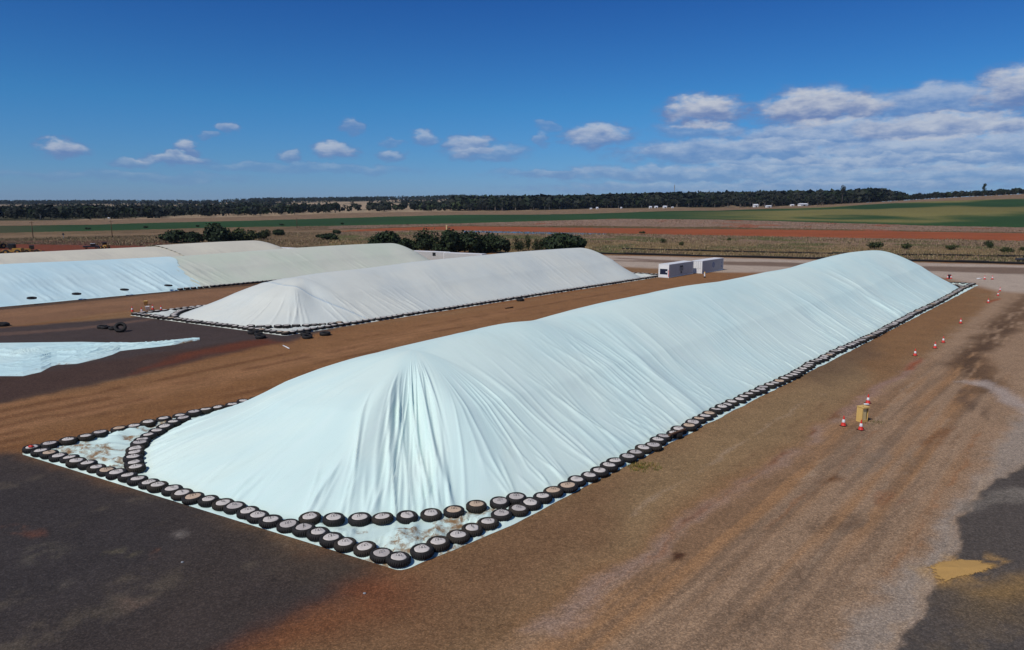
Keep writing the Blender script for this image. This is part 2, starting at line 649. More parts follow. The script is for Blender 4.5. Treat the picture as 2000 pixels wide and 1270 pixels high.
def lay(poly_px, color, soft=1.0, warp=2.0, op=1.0, tex=None):
    poly = [g(*p) for p in poly_px]
    bx = [p[0] for p in poly]
    by = [p[1] for p in poly]
    pad = soft * 2 + warp
    m = (flat_x > min(bx) - pad) & (flat_x < max(bx) + pad) & (flat_y > min(by) - pad) & (flat_y < max(by) + pad)
    x = flat_x[m] + wx[m] * warp + wfx[m] * min(warp, 1.5) * 0.5
    y = flat_y[m] + wy[m] * warp + wfy[m] * min(warp, 1.5) * 0.5
    a = sstep(-soft, soft, poly_sd(poly, x, y)) * op
    if tex is not None:
        a = a * tex[m]
    VC[m] = VC[m] * (1 - a[:, None]) + np.array(color) * a[:, None]


# whole yard tone: streaks along the lanes
yard = flat_y < curve_at(C0, uu)[0] + 2
VC[yard] = np.array(lin(128, 98, 68)) * (0.80 + 0.45 * patch[yard, None])
t_ = sstep(0.45, 0.68, streak)[:, None] * yard[:, None] * 0.65
VC = VC * (1 - t_) + np.array(lin(128, 84, 48)) * t_
# lane between the near pile and the second pile
lay([(-250, 905), (-250, 800), (0, 785), (230, 745), (480, 690), (620, 655), (1290, 545), (1420, 525), (1560, 520), (1100, 640), (700, 790), (300, 850), (60, 885)], lin(134, 97, 64), 1.5, 2.0, 0.9)
lay([(-250, 860), (0, 815), (500, 715), (1000, 600), (1000, 612), (500, 735), (0, 850)], lin(148, 108, 74), 1.0, 2.5, 0.8, sstep(0.35, 0.6, streak2))
lay([(-250, 905), (0, 862), (420, 760), (700, 690), (690, 730), (300, 850), (60, 885), (-100, 900)], lin(126, 88, 54), 2.0, 2.5, 0.7)
for k in range(6):   # wheel ruts
    y0 = 812 + k * 15
    lay([(-200, y0 + 28), (300, y0 - 70), (800, y0 - 172), (1250, y0 - 250), (1250, y0 - 248.5), (800, y0 - 169), (300, y0 - 64), (-200, y0 + 38)], lin(96, 62, 38), 0.25, 0.8, 0.55, sstep(0.35, 0.6, patch2))
    lay([(-200, y0 + 18), (300, y0 - 78), (800, y0 - 176), (1250, y0 - 252), (1250, y0 - 251), (800, y0 - 173), (300, y0 - 73), (-200, y0 + 24)], lin(142, 102, 70), 0.25, 0.8, 0.5, sstep(0.4, 0.6, patch2))
# lane between second and third pile
lay([(-200, 645), (0, 604), (400, 566), (700, 548), (640, 556), (430, 598), (262, 606), (0, 640)], lin(128, 95, 70), 1.2, 2.0, 0.9)
lay([(-200, 640), (0, 612), (400, 572), (640, 550), (640, 553), (400, 578), (0, 622)], lin(140, 104, 76), 1.2, 2.0, 0.7)
lay([(-200, 625), (0, 599), (420, 560), (560, 550), (560, 553), (400, 565), (0, 606)], lin(62, 50, 44), 0.8, 1.0, 0.8)
# dark gravel around the loose tarp
lay([(-300, 830), (-300, 660), (0, 641), (120, 632), (262, 620), (300, 611), (420, 596), (480, 600), (640, 645), (560, 668), (480, 682), (380, 706), (160, 752), (0, 784)], lin(68, 59, 57), 1.2, 3.0, 0.96)
lay([(-300, 830), (-300, 745), (0, 740), (250, 700), (440, 670), (560, 660), (500, 680), (380, 706), (160, 752), (0, 784)], lin(74, 55, 46), 1.4, 2.5, 0.8)
lay([(250, 730), (420, 692), (560, 668), (520, 662), (440, 672), (330, 700)], lin(104, 55, 34), 1.0, 2.5, 0.75)
lay([(-200, 672), (0, 650), (150, 640), (300, 622), (300, 626), (150, 645), (0, 656)], lin(104, 82, 70), 0.5, 1.5, 0.75)
# dark gravel pad in the foreground
lay([(-600, 960), (-150, 890), (50, 884), (400, 985), (790, 1108), (700, 1165), (560, 1215), (470, 1275), (380, 1400), (-900, 1400)], lin(63, 57, 54), 1.3, 2.5, 0.97)
lay([(-600, 1000), (0, 930), (250, 960), (380, 1060), (200, 1200), (-200, 1300), (-900, 1300)], lin(56, 53, 54), 3.0, 4.0, 0.6)
lay([(430, 1010), (790, 1108), (720, 1150), (640, 1130), (520, 1060)], lin(80, 68, 56), 1.4, 2.0, 0.65)
tan_p = sstep(0.58, 0.72, fbm(across * 0.5, along * 0.28, 51, 4))
lay([(-600, 960), (-150, 895), (50, 890), (400, 990), (760, 1108), (560, 1215), (420, 1300), (-900, 1400)], lin(98, 88, 74), 1.0, 1.0, 0.40, tan_p * sstep(0.36, 0.6, blot))
for (cx, cy, rx, ry, cc) in [(290, 1087, 14, 6, (128, 78, 42)), (78, 1047, 20, 6, (112, 68, 50)), (40, 1038, 26, 6, (108, 74, 60)), (350, 1042, 16, 4, (138, 130, 122)), (330, 1072, 18, 5, (120, 112, 104)), (135, 1147, 14, 6, (112, 104, 92)), (262, 1176, 18, 7, (110, 90, 78)), (215, 1092, 26, 7, (104, 96, 76)), (96, 1080, 40, 16, (88, 82, 72))]:
    lay([(cx + rx * math.cos(a * .785), cy + ry * math.sin(a * .785)) for a in range(8)], lin(*cc), 0.4, 2.5, 0.6, sstep(0.38, 0.56, blot))
# red earth under the near corner
lay([(690, 1165), (800, 1105), (880, 1090), (990, 1080), (1010, 1140), (860, 1190), (660, 1260), (480, 1290), (420, 1290), (560, 1215)], lin(112, 58, 32), 2.0, 3.0, 0.85)
lay([(720, 1150), (830, 1118), (960, 1120), (900, 1155), (760, 1175)], lin(124, 52, 26), 1.2, 2.0, 0.6)
# olive gravel beside the near pile
lay([(800, 1110), (1040, 985), (1300, 870), (1620, 700), (1900, 560), (1935, 585), (1800, 705), (1650, 805), (1440, 955), (1230, 1090), (1040, 1215), (960, 1300), (620, 1400), (560, 1280), (850, 1190)], lin(136, 109, 79), 2.0, 2.5, 0.9)
lay([(1100, 990), (1330, 870), (1640, 705), (1800, 640), (1640, 790), (1430, 930), (1200, 1070)], lin(138, 114, 82), 2.0, 3.0, 0.7)
lay([(770, 1112), (1000, 1015), (1240, 925), (1150, 1060), (960, 1220), (760, 1320), (560, 1290), (700, 1180)], lin(112, 82, 58), 1.6, 3.0, 0.65)
lay([(1640, 690), (1830, 590), (1900, 565), (1920, 590), (1800, 690), (1700, 740)], lin(128, 90, 56), 2.0, 4.0, 0.6)
lay([(1560, 720), (1700, 650), (1720, 690), (1600, 760)], lin(98, 78, 60), 2.0, 3.0, 0.7)
# haul road on the right
lay([(1030, 1230), (1230, 1095), (1440, 960), (1650, 808), (1800, 705), (1940, 585), (1960, 545), (2500, 545), (2500, 1500), (600, 1500)], lin(150, 124, 99), 1.0, 2.0, 0.92)
st3 = sstep(0.42, 0.62, streak)
lay([(1030, 1230), (1440, 960), (1650, 820), (1900, 660), (1960, 760), (1800, 1000), (1560, 1300), (700, 1500)], lin(150, 110, 71), 1.5, 2.0, 0.65, st3)
st4 = sstep(0.5, 0.66, streak2)
lay([(1030, 1230), (1440, 960), (1650, 820), (1900, 660), (1960, 760), (1800, 1000), (1560, 1300), (700, 1500)], lin(112, 92, 74), 1.5, 2.0, 0.5, st4)
# pale washed edge and erosion line
lay([(1010, 1235), (1230, 1088), (1440, 955), (1560, 868), (1640, 806), (1652, 812), (1570, 880), (1450, 972), (1250, 1112), (1080, 1235)], lin(146, 124, 112), 0.5, 1.6, 0.6, sstep(0.22, 0.45, patch2))
lay([(1300, 1046), (1440, 950), (1560, 862), (1640, 800), (1643, 803), (1563, 868), (1443, 956), (1304, 1052)], lin(112, 70, 48), 0.16, 0.9, 0.75, sstep(0.38, 0.55, patch2))
lay([(1640, 802), (1720, 752), (1790, 700), (1800, 705), (1730, 760), (1652, 812)], lin(146, 118, 106), 0.5, 1.2, 0.7)
lay([(1760, 722), (1785, 706), (1800, 700), (1795, 711), (1775, 722)], lin(140, 76, 46), 0.4, 1.0, 0.9)
lay([(1925, 590), (1948, 582), (1953, 584), (1936, 593)], lin(140, 76, 46), 0.4, 1.0, 0.9)
# bare grey verge and dark hardstand at bottom right
lay([(1560, 1400), (1687, 1211), (1785, 1103), (1849, 1015), (1883, 971), (1937, 893), (1971, 849), (2060, 760), (2300, 700), (2300, 860), (2000, 910), (1954, 933), (1910, 964), (1900, 998), (1876, 1079), (1802, 1204), (1720, 1400)], lin(148, 136, 123), 0.5, 1.6, 0.8)
lay([(1700, 1400), (1802, 1204), (1876, 1079), (1900, 998), (1910, 964), (1954, 933), (2000, 910), (2300, 850), (2700, 1000), (2600, 1500)], lin(80, 74, 69), 0.16, 1.2, 0.97)
lay([(1800, 1400), (1850, 1180), (1960, 1100), (2200, 1200), (2200, 1400)], lin(98, 86, 72), 1.0, 3.0, 0.6, sstep(0.42, 0.6, blot))
lay([(1880, 985), (1960, 960), (2050, 955), (2050, 985), (1950, 985), (1890, 1000)], lin(120, 112, 102), 0.5, 1.5, 0.7)
lay([(1795, 1112), (1830, 1088), (1930, 1086), (2000, 1105), (1930, 1135), (1840, 1152)], lin(168, 132, 80), 0.5, 1.2, 0.7, sstep(0.40, 0.6, blot))
lay([(1900, 1160), (1960, 1145), (2060, 1140), (2060, 1175), (1930, 1175)], lin(158, 122, 66), 0.8, 2.0, 0.7)
lay([(1880, 1165), (1990, 1150), (2080, 1200), (1990, 1230), (1890, 1210)], lin(108, 90, 66), 1.6, 2.5, 0.7)
# dark muddy tracks
lay([(2060, 540), (1990, 580), (1940, 620), (1880, 690), (1850, 715), (1870, 735), (1900, 770), (1950, 770), (1930, 700), (1980, 650), (2060, 600)], lin(106, 82, 60), 1.2, 3.0, 0.92, sstep(0.30, 0.46, streak3))
lay([(1855, 715), (1900, 680), (1960, 625), (1990, 605), (1970, 640), (1920, 700), (1900, 745)], lin(84, 64, 48), 1.0, 2.5, 0.8, sstep(0.42, 0.55, streak3))
lay([(1850, 765), (1880, 750), (1930, 790), (1960, 830), (1900, 800)], lin(96, 76, 60), 1.0, 2.0, 0.8, sstep(0.42, 0.55, streak3))
lay([(1870, 745), (1920, 755), (1990, 800), (2060, 860), (2060, 820), (1990, 775), (1920, 742)], lin(164, 150, 140), 0.6, 1.5, 0.8)
for k in range(16):                                 # long wheel lines down the haul road
    o_ = rng0.uniform(-14, 6)
    x0, y0 = g(1330, 1100)
    w0, t0 = rng0.uniform(.10, .28), rng0.uniform(-6, 14)
    L_ = rng0.uniform(14, 46)
    nx_, ny_ = D[1], -D[0]
    bx, by = x0 + nx_ * (o_ + 9) + D[0] * t0, y0 + ny_ * (o_ + 9) + D[1] * t0
    pl_ = [pj(bx + nx_ * q_ + D[0] * l_, by + ny_ * q_ + D[1] * l_, 0) for q_, l_ in ((0, 0), (0, L_), (w0, L_), (w0, 0))]
    lay(pl_, rng0.choice([lin(104, 84, 66), lin(162, 140, 116), lin(140, 92, 54), lin(110, 82, 58)]), 0.18, 1.2, 0.55, sstep(0.3, 0.6, streak3))
lay([(1600, 945), (1620, 926), (1650, 928), (1648, 936), (1620, 938)], lin(98, 66, 42), 0.5, 1.0, 0.7)
for (cx, cy, rx, ry, cc, o) in [(1640, 1025, 34, 14, (92, 72, 56), .6), (1540, 1150, 42, 26, (94, 76, 60), .55), (1480, 1220, 50, 30, (98, 80, 64), .5), (1620, 930, 22, 5, (104, 70, 42), .9), (1740, 975, 26, 12, (126, 76, 46), .5), (1840, 850, 26, 12, (112, 72, 42), .6), (1690, 900, 60, 16, (128, 112, 96), .5)]:
    lay([(cx + rx * math.cos(a * .785) + ry * .5 * math.sin(a * .785), cy + ry * math.sin(a * .785) - rx * .45 * math.cos(a * .785)) for a in range(8)], lin(*cc), 0.6, 3.0, o, sstep(0.36, 0.54, streak3))
lay([(1306, 1082), (1325, 1079), (1342, 1083), (1332, 1093), (1318, 1095), (1310, 1100), (1305, 1096), (1316, 1090)], lin(66, 40, 26), 0.14, 0.5, 0.9)
# far yard apron
lay([(700, 530), (1180, 499), (1500, 506), (2000, 518), (2500, 530), (2500, 600), (1960, 570), (1850, 545), (1760, 532), (1400, 532), (1200, 520)], lin(172, 156, 140), 3.0, 3.0, 0.95)
lay([(1000, 506), (1500, 512), (1800, 520), (2000, 523), (2500, 530), (2500, 542), (2000, 536), (1800, 529), (1500, 520), (1200, 510)], lin(112, 92, 76), 2.0, 3.0, 0.9)
lay([(1200, 503), (1320, 509), (1400, 512), (1400, 513), (1300, 511), (1200, 505)], lin(112, 90, 78), 1.5, 2.0, 0.8)
# red cut earth at the far left of the yard
lay([(-300, 500), (-300, 478), (0, 476), (160, 472), (300, 478), (300, 490), (0, 500)], lin(112, 56, 36), 2.0, 3.0, 0.9)
# ---- farther zones
y0, y1, y2, y3, y4, y5, y6 = [curve_at(c, uu)[0] for c in CURVES]
pxc = 1000 + 1400 * uu
jit = (fbm(flat_x * 0.02, flat_y * 0.02, 31) - 0.5) * 2
zbank = (flat_y >= y0) & (flat_y < y1)
zdry2 = (flat_y >= y2) & (flat_y < y3)
zdry3 = (flat_y >= y4) & (flat_y < y5)
zback = flat_y >= y5
bn = fbm(flat_x * 0.05, flat_y * 0.05, 41)
bn2 = fbm(flat_x * 0.3, flat_y * 0.12, 43)
tb = np.clip((flat_y - y0) / np.maximum(y1 - y0, 1), 0, 1)
cb = np.array(lin(124, 104, 68))[None] * (1 - sstep(0.25, 0.8, tb))[:, None] + np.array(lin(132, 108, 88))[None] * sstep(0.25, 0.8, tb)[:, None]
VC = np.where(zbank[:, None], cb * (0.6 + 0.8 * bn2[:, None]), VC)
VC = np.where((zbank & (bn > 0.6))[:, None], np.array(lin(94, 92, 54)) * (0.7 + 0.6 * bn2[:, None]), VC)
leftsoil = zbank & (pxc < 330) & (tb < 0.45)
VC = np.where(leftsoil[:, None], np.array(lin(98, 66, 52)) * (0.6 + 0.8 * bn2[:, None]), VC)
td2 = np.clip((flat_y - y2) / np.maximum(y3 - y2, 1), 0, 1)
VC = np.where(zdry2[:, None], np.array(lin(138, 114, 96)) * (0.7 + 0.6 * bn2[:, None]), VC)
VC = np.where((zdry2 & (td2 < 0.18 + 0.1 * jit))[:, None], np.array(lin(92, 76, 46)), VC)
VC = np.where((zdry2 & (bn > 0.70) & (pxc > 1000))[:, None], np.array(lin(142, 84, 60)), VC)
VC = np.where(((flat_y >= y1) & (flat_y < y2))[:, None], np.array(lin(124, 102, 76)) * (0.7 + 0.6 * bn2[:, None]), VC)
lf = (zbank | zdry2) & (pxc < 640)
VC = np.where(lf[:, None] & ~leftsoil[:, None], np.array(lin(112, 92, 66)) * (0.6 + 0.8 * bn2[:, None]) * (0.8 + 0.4 * bn[:, None]), VC)
VC = np.where(zdry3[:, None], np.array(lin(128, 106, 82)) * (0.7 + 0.5 * bn2[:, None]), VC)
clear = fbm(flat_x * 0.006, flat_y * 0.0022, 61)
cl = sstep(0.48, 0.54, clear)[:, None]
VC = np.where(zback[:, None], np.array(lin(72, 70, 50)) * (1 - cl) + np.array(lin(158, 138, 112)) * cl, VC)

faces = grid_faces(len(rows), ncol)
fy = flat_y[faces].mean(1)
fx = flat_x[faces].mean(1)
fu = fx / fy
fpx = 1000 + 1400 * fu
jf = (fbm(fx * 0.03, fy * 0.03, 71) - 0.5)
f1, f2, f3, f4 = [curve_at(c, fu)[0] for c in (C1, C2, C3, C4)]
is_field = (fy > f3 + jf * 10) & (fy < f4 + jf * 20)
red_w = sstep(600, 760, fpx)
is_red = (fy > f1 + jf * 10) & (fy < f1 + (f2 - f1) * red_w + jf * 8) & (fpx > 620)
# pond: a sliver just in front of the red strip
pc = curve([(850, 452.5), (930, 454), (1000, 455.5), (1100, 458), (1190, 458.5)])
py_near = np.interp(fu, pc[0], pc[1])
is_pond = (fpx > 905) & (fpx < 1185) & (fy > py_near + jf * 6) & (fy < f1 + jf * 8)
is_red &= ~is_pond
V = np.stack([flat_x, flat_y, ZZ.ravel()], 1)
# field colours: crop green with olive stripes on the rise
sf = fbm(flat_x * 0.012 + 3, flat_y * 0.010, 81, 4)
tf = np.clip((flat_y - y3) / np.maximum(y4 - y3, 1), 0, 1)
arc = 0.35 + np.sin(tf * 13 + 2.2 * fbm(flat_x * 0.004, flat_y * 0.004, 83) * 4 + uu * 5)
right = sstep(1250, 1560, pxc)
gcol = np.array(lin(44, 70, 34))[None] * (0.75 + 0.5 * sf[:, None])
ocol = np.array(lin(112, 106, 60))[None] * (0.75 + 0.5 * sf[:, None])
dkc = np.array(lin(46, 74, 34))[None]
mixr = (right * sstep(-0.5, 0.5, arc + (sf - 0.5) * 3))[:, None]
fc = gcol * (1 - mixr) + ocol * mixr
edge = (sstep(0.0, 0.16, tf) * (1 - right) + sstep(0.02, 0.10, tf) * right)[:, None]
fc = fc * edge + dkc * (1 - edge)
lft = (1 - sstep(-50, 170, pxc))[:, None]
fc = fc * (1 - lft * 0.7) + np.array(lin(82, 72, 50))[None] * lft * 0.7
rc = np.array(lin(146, 80, 46))[None] * (0.72 + 0.55 * fbm(flat_x * 0.05, flat_y * 0.2, 91)[:, None])

rest = ~(is_field | is_red | is_pond)


def sub(name, mask, mat, col):
    v, f, c = compact(V, faces[mask], col)
    o = np_mesh(name, v, f, mat, smooth=True, col=c)
    tag(o, kind='structure')
    return o


M_far = mat_ground('field_soil', 0.25)
sub('ground', rest, M_ground, VC)
sub('green_field', is_field, M_far, fc)
sub('red_dirt_road', is_red, M_far, rc)
mw, tw = new_mat('pond_water')
pw = finish(tw, lin(70, 84, 104), 0.12, tw.noise(tw.n('ShaderNodeNewGeometry').outputs['Position'], 0.6, 3.0), 0.25, 0.05, 0.5)
sub('pond', is_pond, mw, VC)

# ------------------------------------------------------------------ tarpaulin-covered piles
class Pile:
    def __init__(self, Lc, Nc, Rc, W=None):
        L, N, Rr = np.array(Lc, float), np.array(Nc, float), np.array(Rc, float)
        self.W = np.linalg.norm(N - L) / 2
        self.e = (N - L) / (2 * self.W)
        self.Ln = np.linalg.norm(Rr - N)
        self.d = (Rr - N) / self.Ln
        self.M = (L + N) / 2

    def P(self, u, v):
        return self.M[0] + u * self.d[0] + v * self.e[0], self.M[1] + u * self.d[1] + v * self.e[1]


def ridge_z(knots, u):
    k = np.array(knots, float)
    x, y = k[:, 0], k[:, 1]
    # smooth cubic through the knots
    m = np.gradient(y, x)
    i = np.clip(np.searchsorted(x, u) - 1, 0, len(x) - 2)
    h = x[i + 1] - x[i]
    t = np.clip((u - x[i]) / h, 0, 1)
    return ((2 * t**3 - 3 * t**2 + 1) * y[i] + (t**3 - 2 * t**2 + t) * h * m[i] + (-2 * t**3 + 3 * t**2) * y[i + 1] + (t**3 - t**2) * h * m[i + 1])


def outline(p, inset, ru, rv, ds, left=None):
    """inner rounded outline and outer rectangle as matched rings; returns arrays u,v (inner), U,V (outer), s, seg id"""
    W, L = p.W, p.Ln
    rul, rvl = left or (ru, rv)
    iu0, iu1, iv = inset, L - inset, W - inset
    segs = []
    # start: left side far -> front-left corner -> front -> front-right corner -> right side -> back right -> back -> back left
    def line(a, b, A, B, sid, dd):
        n = max(2, int(np.hypot(b[0] - a[0], b[1] - a[1]) / dd))
        t = np.linspace(0, 1, n, endpoint=False)
        segs.append((a[0] + (b[0] - a[0]) * t, a[1] + (b[1] - a[1]) * t, A[0] + (B[0] - A[0]) * t, A[1] + (B[1] - A[1]) * t, np.full(n, sid)))

    def arc(cu, cv, a0, a1, A, Cn, B, sid, dd, ru=ru, rv=rv):
        n = max(8, int(math.pi / 2 * (ru + rv) / 2 / dd))
        t = np.linspace(0, 1, n, endpoint=False)
        a = a0 + (a1 - a0) * t
        uo = np.where(t < 0.5, A[0] + (Cn[0] - A[0]) * t * 2, Cn[0] + (B[0] - Cn[0]) * (t * 2 - 1))
        vo = np.where(t < 0.5, A[1] + (Cn[1] - A[1]) * t * 2, Cn[1] + (B[1] - Cn[1]) * (t * 2 - 1))
        segs.append((cu + ru * np.cos(a), cv + rv * np.sin(a), uo, vo, np.full(n, sid)))

    pi = math.pi
    line((iu1 - ru, -iv), (iu0 + rul, -iv), (L - ru, -W), (rul, -W), 0, ds * 2.2)
    arc(iu0 + rul, -iv + rvl, -pi / 2, -pi, (rul, -W), (0, -W), (0, -W + rvl), 1, ds, rul, rvl)
    line((iu0, -iv + rvl), (iu0, iv - rv), (0, -W + rvl), (0, W - rv), 2, ds)
    arc(iu0 + ru, iv - rv, pi, pi / 2, (0, W - rv), (0, W), (ru, W), 3, ds * 0.8)
    line((iu0 + ru, iv), (iu1 - ru, iv), (ru, W), (L - ru, W), 4, ds)
    arc(iu1 - ru, iv - rv, pi / 2, 0, (L - ru, W), (L, W), (L, W - rv), 5, ds * 2)
    line((iu1, iv - rv), (iu1, -iv + rv), (L, W - rv), (L, -W + rv), 6, ds * 2)
    arc(iu1 - ru, -iv + rv, 0, -pi / 2, (L, -W + rv), (L, -W), (L - ru, -W), 7, ds * 2)
    u, v, U, V_, sid = [np.concatenate([s[i] for s in segs]) for i in range(5)]
    kk = max(3, int(1.1 / ds))
    ker = np.ones(kk) / kk
    wrapc = lambda q_: np.convolve(np.concatenate([q_[-kk:], q_, q_[:kk]]), ker, 'same')[kk:-kk]
    U, V_ = wrapc(U), wrapc(V_)
    du = np.hypot(np.diff(u, append=u[:1]), np.diff(v, append=v[:1]))
    s = np.concatenate([[0], np.cumsum(du)[:-1]])
    return u, v, U, V_, s, sid


def build_tarp(p, knots, mat, name, a_end=(14.0, 14.0), shear=0.0, inset=1.0, ru=11.0, rv=9.0, ds=0.14, nt=72, eps=0.22, creases=(), seed=1, parent=None,
               bumps=(), keep=None, lift=0.0, rough_amp=0.03, line=None, left=None, par=(), pinch=0.0, end_eps=0.13, stain=1.0, vshift=0.0):
    u, v, U, V_, s, sid = outline(p, inset, ru, rv, ds, left)
    V_ = V_ - pinch * np.exp(-(U / 3.5) ** 2) * (V_ > 0)
    n = len(u)
    ur = np.clip(u, a_end[0], p.Ln - a_end[1])
    zr = ridge_z(knots, ur)
    ts = np.linspace(0, 1, nt) ** 0.92
    tk = np.linspace(0, 1, 13)[:-1]
    rowsu, rowsv, rowsz, rowst = [], [], [], []
    for q in tk:                                   # flat skirt from the sheet's edge to the foot of the heap
        rowsu.append(U + (u - U) * q)
        rowsv.append(V_ + (v - V_) * q)
        rowst.append(np.full(n, q - 1))
    for t in ts:
        rowsu.append(u + (ur - u) * t)
        rowsv.append(v + (vshift - v) * t)
        rowst.append(np.full(n, t))
    Ug, Vg, Tg = np.array(rowsu), np.array(rowsv), np.array(rowst)
    Sg = np.broadcast_to(s, Ug.shape)
    tt = np.clip(Tg, 0, 1)
    ends = np.maximum(1 - sstep(a_end[0] - 2, a_end[0] + 9, u), 1 - sstep(a_end[1] - 2, a_end[1] + 9, p.Ln - u))
    ep = (eps + end_eps * ends)[None, :]
    den = np.sqrt(1 + ep**2) - ep
    prof = (np.sqrt(1 + ep**2) - np.sqrt((1 - tt)**2 + ep**2)) / den
    prof = prof * (1 - 0.10 * np.sin(np.pi * np.clip(tt * 2.2, 0, 1)))
    Z = zr[None, :] * prof
    # low swells in the grain under the sheet
    lowf = (fbm(Ug * 0.10, Vg * 0.10, seed + 5, 3) - 0.5) * 0.55 + (fbm(Ug * 0.3, Vg * 0.3, seed + 8, 3) - 0.5) * 0.14
    Z = Z + lowf * np.sin(np.pi * np.clip(tt, 0, 1) ** 0.8) * 0.9
    for (sc, tc, ws, wt, amp) in bumps:
        Z = Z + amp * np.exp(-((Sg - sc) / ws) ** 2 - ((Tg - tc) / wt) ** 2) * (1 - sstep(0.55, 0.85, Tg))
    dz = np.zeros_like(Z)
    for (s0, k, cv, t0, t1, wd, amp) in creases:
        lo_ = 0.07 if t0 <= 0 else 0.25 * (t1 - t0)
        hw = abs(k) + abs(cv) + wd * 6 + 0.5
        m = np.where((s > s0 - hw) & (s < s0 + hw))[0]
        if len(m) == 0:
            continue
        a, b = m[0], m[-1] + 1
        Tm = Tg[:, a:b]
        x = (Sg[:, a:b] - (s0 + k * Tm + cv * Tm * Tm)) / wd
        env = sstep(t0 - (0.05 if t0 <= 0 else 0), t0 + lo_, Tm) * (1 - sstep(t1 - 0.55 * (t1 - t0), t1, Tm))
        dz[:, a:b] += amp * np.exp(-np.abs(x) ** 1.3) * env
    fan = ((u <= a_end[0]) | (u >= p.Ln - a_end[1]))[None, :]
    Z = Z + dz * np.where(Tg < 0, 0, 1) * np.where(fan, 1 - sstep(0.46, 0.80, Tg), 1 - 0.85 * ends[None, :] * sstep(0.5, 0.85, Tg))
    for (s0, m0, af, k, t0, t1, wd, amp) in par:        # near-parallel gathers hanging from a shoulder
        mm = np.where((s > m0 - 22) & (s < m0 + 22))[0]
        a, b = mm[0], mm[-1] + 1
        Tm = np.clip(Tg[:, a:b], 0, 0.97)
        gr_ = 1 / (1 - af * Tm)
        x = (Sg[:, a:b] - (m0 + (s0 - m0 + k * Tm + 0.12 * np.sin(Tm * 9 + s0 * 7)) * gr_)) / (wd * gr_)
        env = sstep(t0 - .04, t0 + .08, Tm) * (1 - sstep(t1 - 0.30, t1, Tm))
        Z[:, a:b] += np.where(Tg[:, a:b] < 0, 0, amp * np.exp(-np.abs(x) ** 1.4) * env)
    # skirt lies on the ground with small ripples
    rip = (fbm(Ug * 1.3 + 3, Vg * 0.9, seed + 11, 4) - 0.42) * 0.5 + 0.28 * np.clip(1 - np.abs(fbm(Ug * 0.9 + Vg * 0.5, Vg * 0.8 - Ug * 0.4, seed + 12, 3) - 0.5) * 9, 0, 1)
    gapw = np.hypot(U - u, V_ - v)[None, :]
    Z = np.where(Tg < 0, 0.03 + np.clip(rip, 0, 1) * np.clip(gapw / 4, 0.1, 1) * np.sin(np.pi * np.clip(Tg + 1, 0, 1)), np.maximum(Z, 0.03) + lift)
    Z[0] = 0.012
    # scalloped edge
    ed = (fbm(s * 0.7, s * 0 + 3, seed + 2, 3) - 0.5) * 0.22
    Xw, Yw = p.P(Ug, Vg)
    outn = np.stack([U - p.Ln / 2, V_], 1)
    Xw[0] += ed * np.sign(V_) * p.e[0]
    Yw[0] += ed * np.sign(V_) * p.e[1]
    dirt = np.where((Tg < 0) & (gapw > 1.2), 1.0, 0.0) * np.clip((gapw - 1.2) / 2, 0, 1) * stain
    vis = (fbm(Ug * 0.45, Vg * 0.45, seed + 15, 3))
    dirt = dirt * sstep(0.36, 0.54, vis)
    band = np.zeros_like(dirt)
    if line is not None:
        pl = np.array(line, float)
        dist_l = np.full(Ug.shape, 1e9)
        for a_, b_ in zip(pl[:-1], pl[1:]):
            dd_ = b_ - a_
            tl = np.clip(((Ug - a_[0]) * dd_[0] + (Vg - a_[1]) * dd_[1]) / (dd_ @ dd_), 0, 1)
            dist_l = np.minimum(dist_l, np.hypot(Ug - a_[0] - tl * dd_[0], Vg - a_[1] - tl * dd_[1]))
        band = 1 - sstep(0.04, 0.13, dist_l)
        Z += 0.05 * (1 - sstep(0.0, 0.5, dist_l))
    colr = np.stack([dirt, band, dirt], -1).reshape(-1, 3)
    dist = np.cumsum(np.hypot(np.diff(Ug, axis=0, prepend=Ug[:1]), np.diff(Vg, axis=0, prepend=Vg[:1])), axis=0)
    uv = np.stack([Sg - shear * tt, dist], -1).reshape(-1, 2)
    vv = np.stack([Xw, Yw, Z], -1).reshape(-1, 3)
    f = grid_faces(len(rowsu), n, wrap=True)
    # the wrap column has a uv jump: harmless, it lies on the hidden side
    if keep is not None:
        cu = Ug.reshape(-1)[f].mean(1)
        cvv = Vg.reshape(-1)[f].mean(1)
        f = f[keep(cu, cvv)]
        vv, f, uv, colr = compact(vv, f, uv, colr)
    o = np_mesh(name, vv, f, mat, parent, True, uv, colr)
    return o, (u, v, U, V_, s, sid)


rng = random.Random(4)


def side_creases(s0, s1, n, seed, amp=(0.02, 0.06), wd=(0.06, 0.22), drift=2.0, clusters=None):
    r = random.Random(seed)
    out = []
    cl = clusters or [r.uniform(s0, s1) for _ in range(max(3, n // 9))]
    for i in range(n):
        c = r.choice(cl) + r.gauss(0, 1.6) if r.random() < 0.75 else r.uniform(s0, s1)
        t0 = r.choice([0.0, 0.0, r.uniform(0.1, 0.5)])
        t1 = min(0.97, t0 + r.uniform(0.35, 0.95))
        out.append((c, r.gauss(drift, 1.0), r.gauss(0, 0.8), t0 - 0.02, t1, r.uniform(*wd), r.uniform(*amp)))
    return out


def foot_creases(s0, s1, n, seed, amp=(0.03, 0.10)):
    r = random.Random(seed)
    out = []
    for i in range(n):
        c = r.uniform(s0, s1)
        for k in range(r.randint(1, 4)):
            out.append((c + r.gauss(0, 0.12), r.gauss(0, 3.0), 0.0, -0.02, r.uniform(0.10, 0.32), r.uniform(0.05, 0.13), r.uniform(*amp)))
    return out


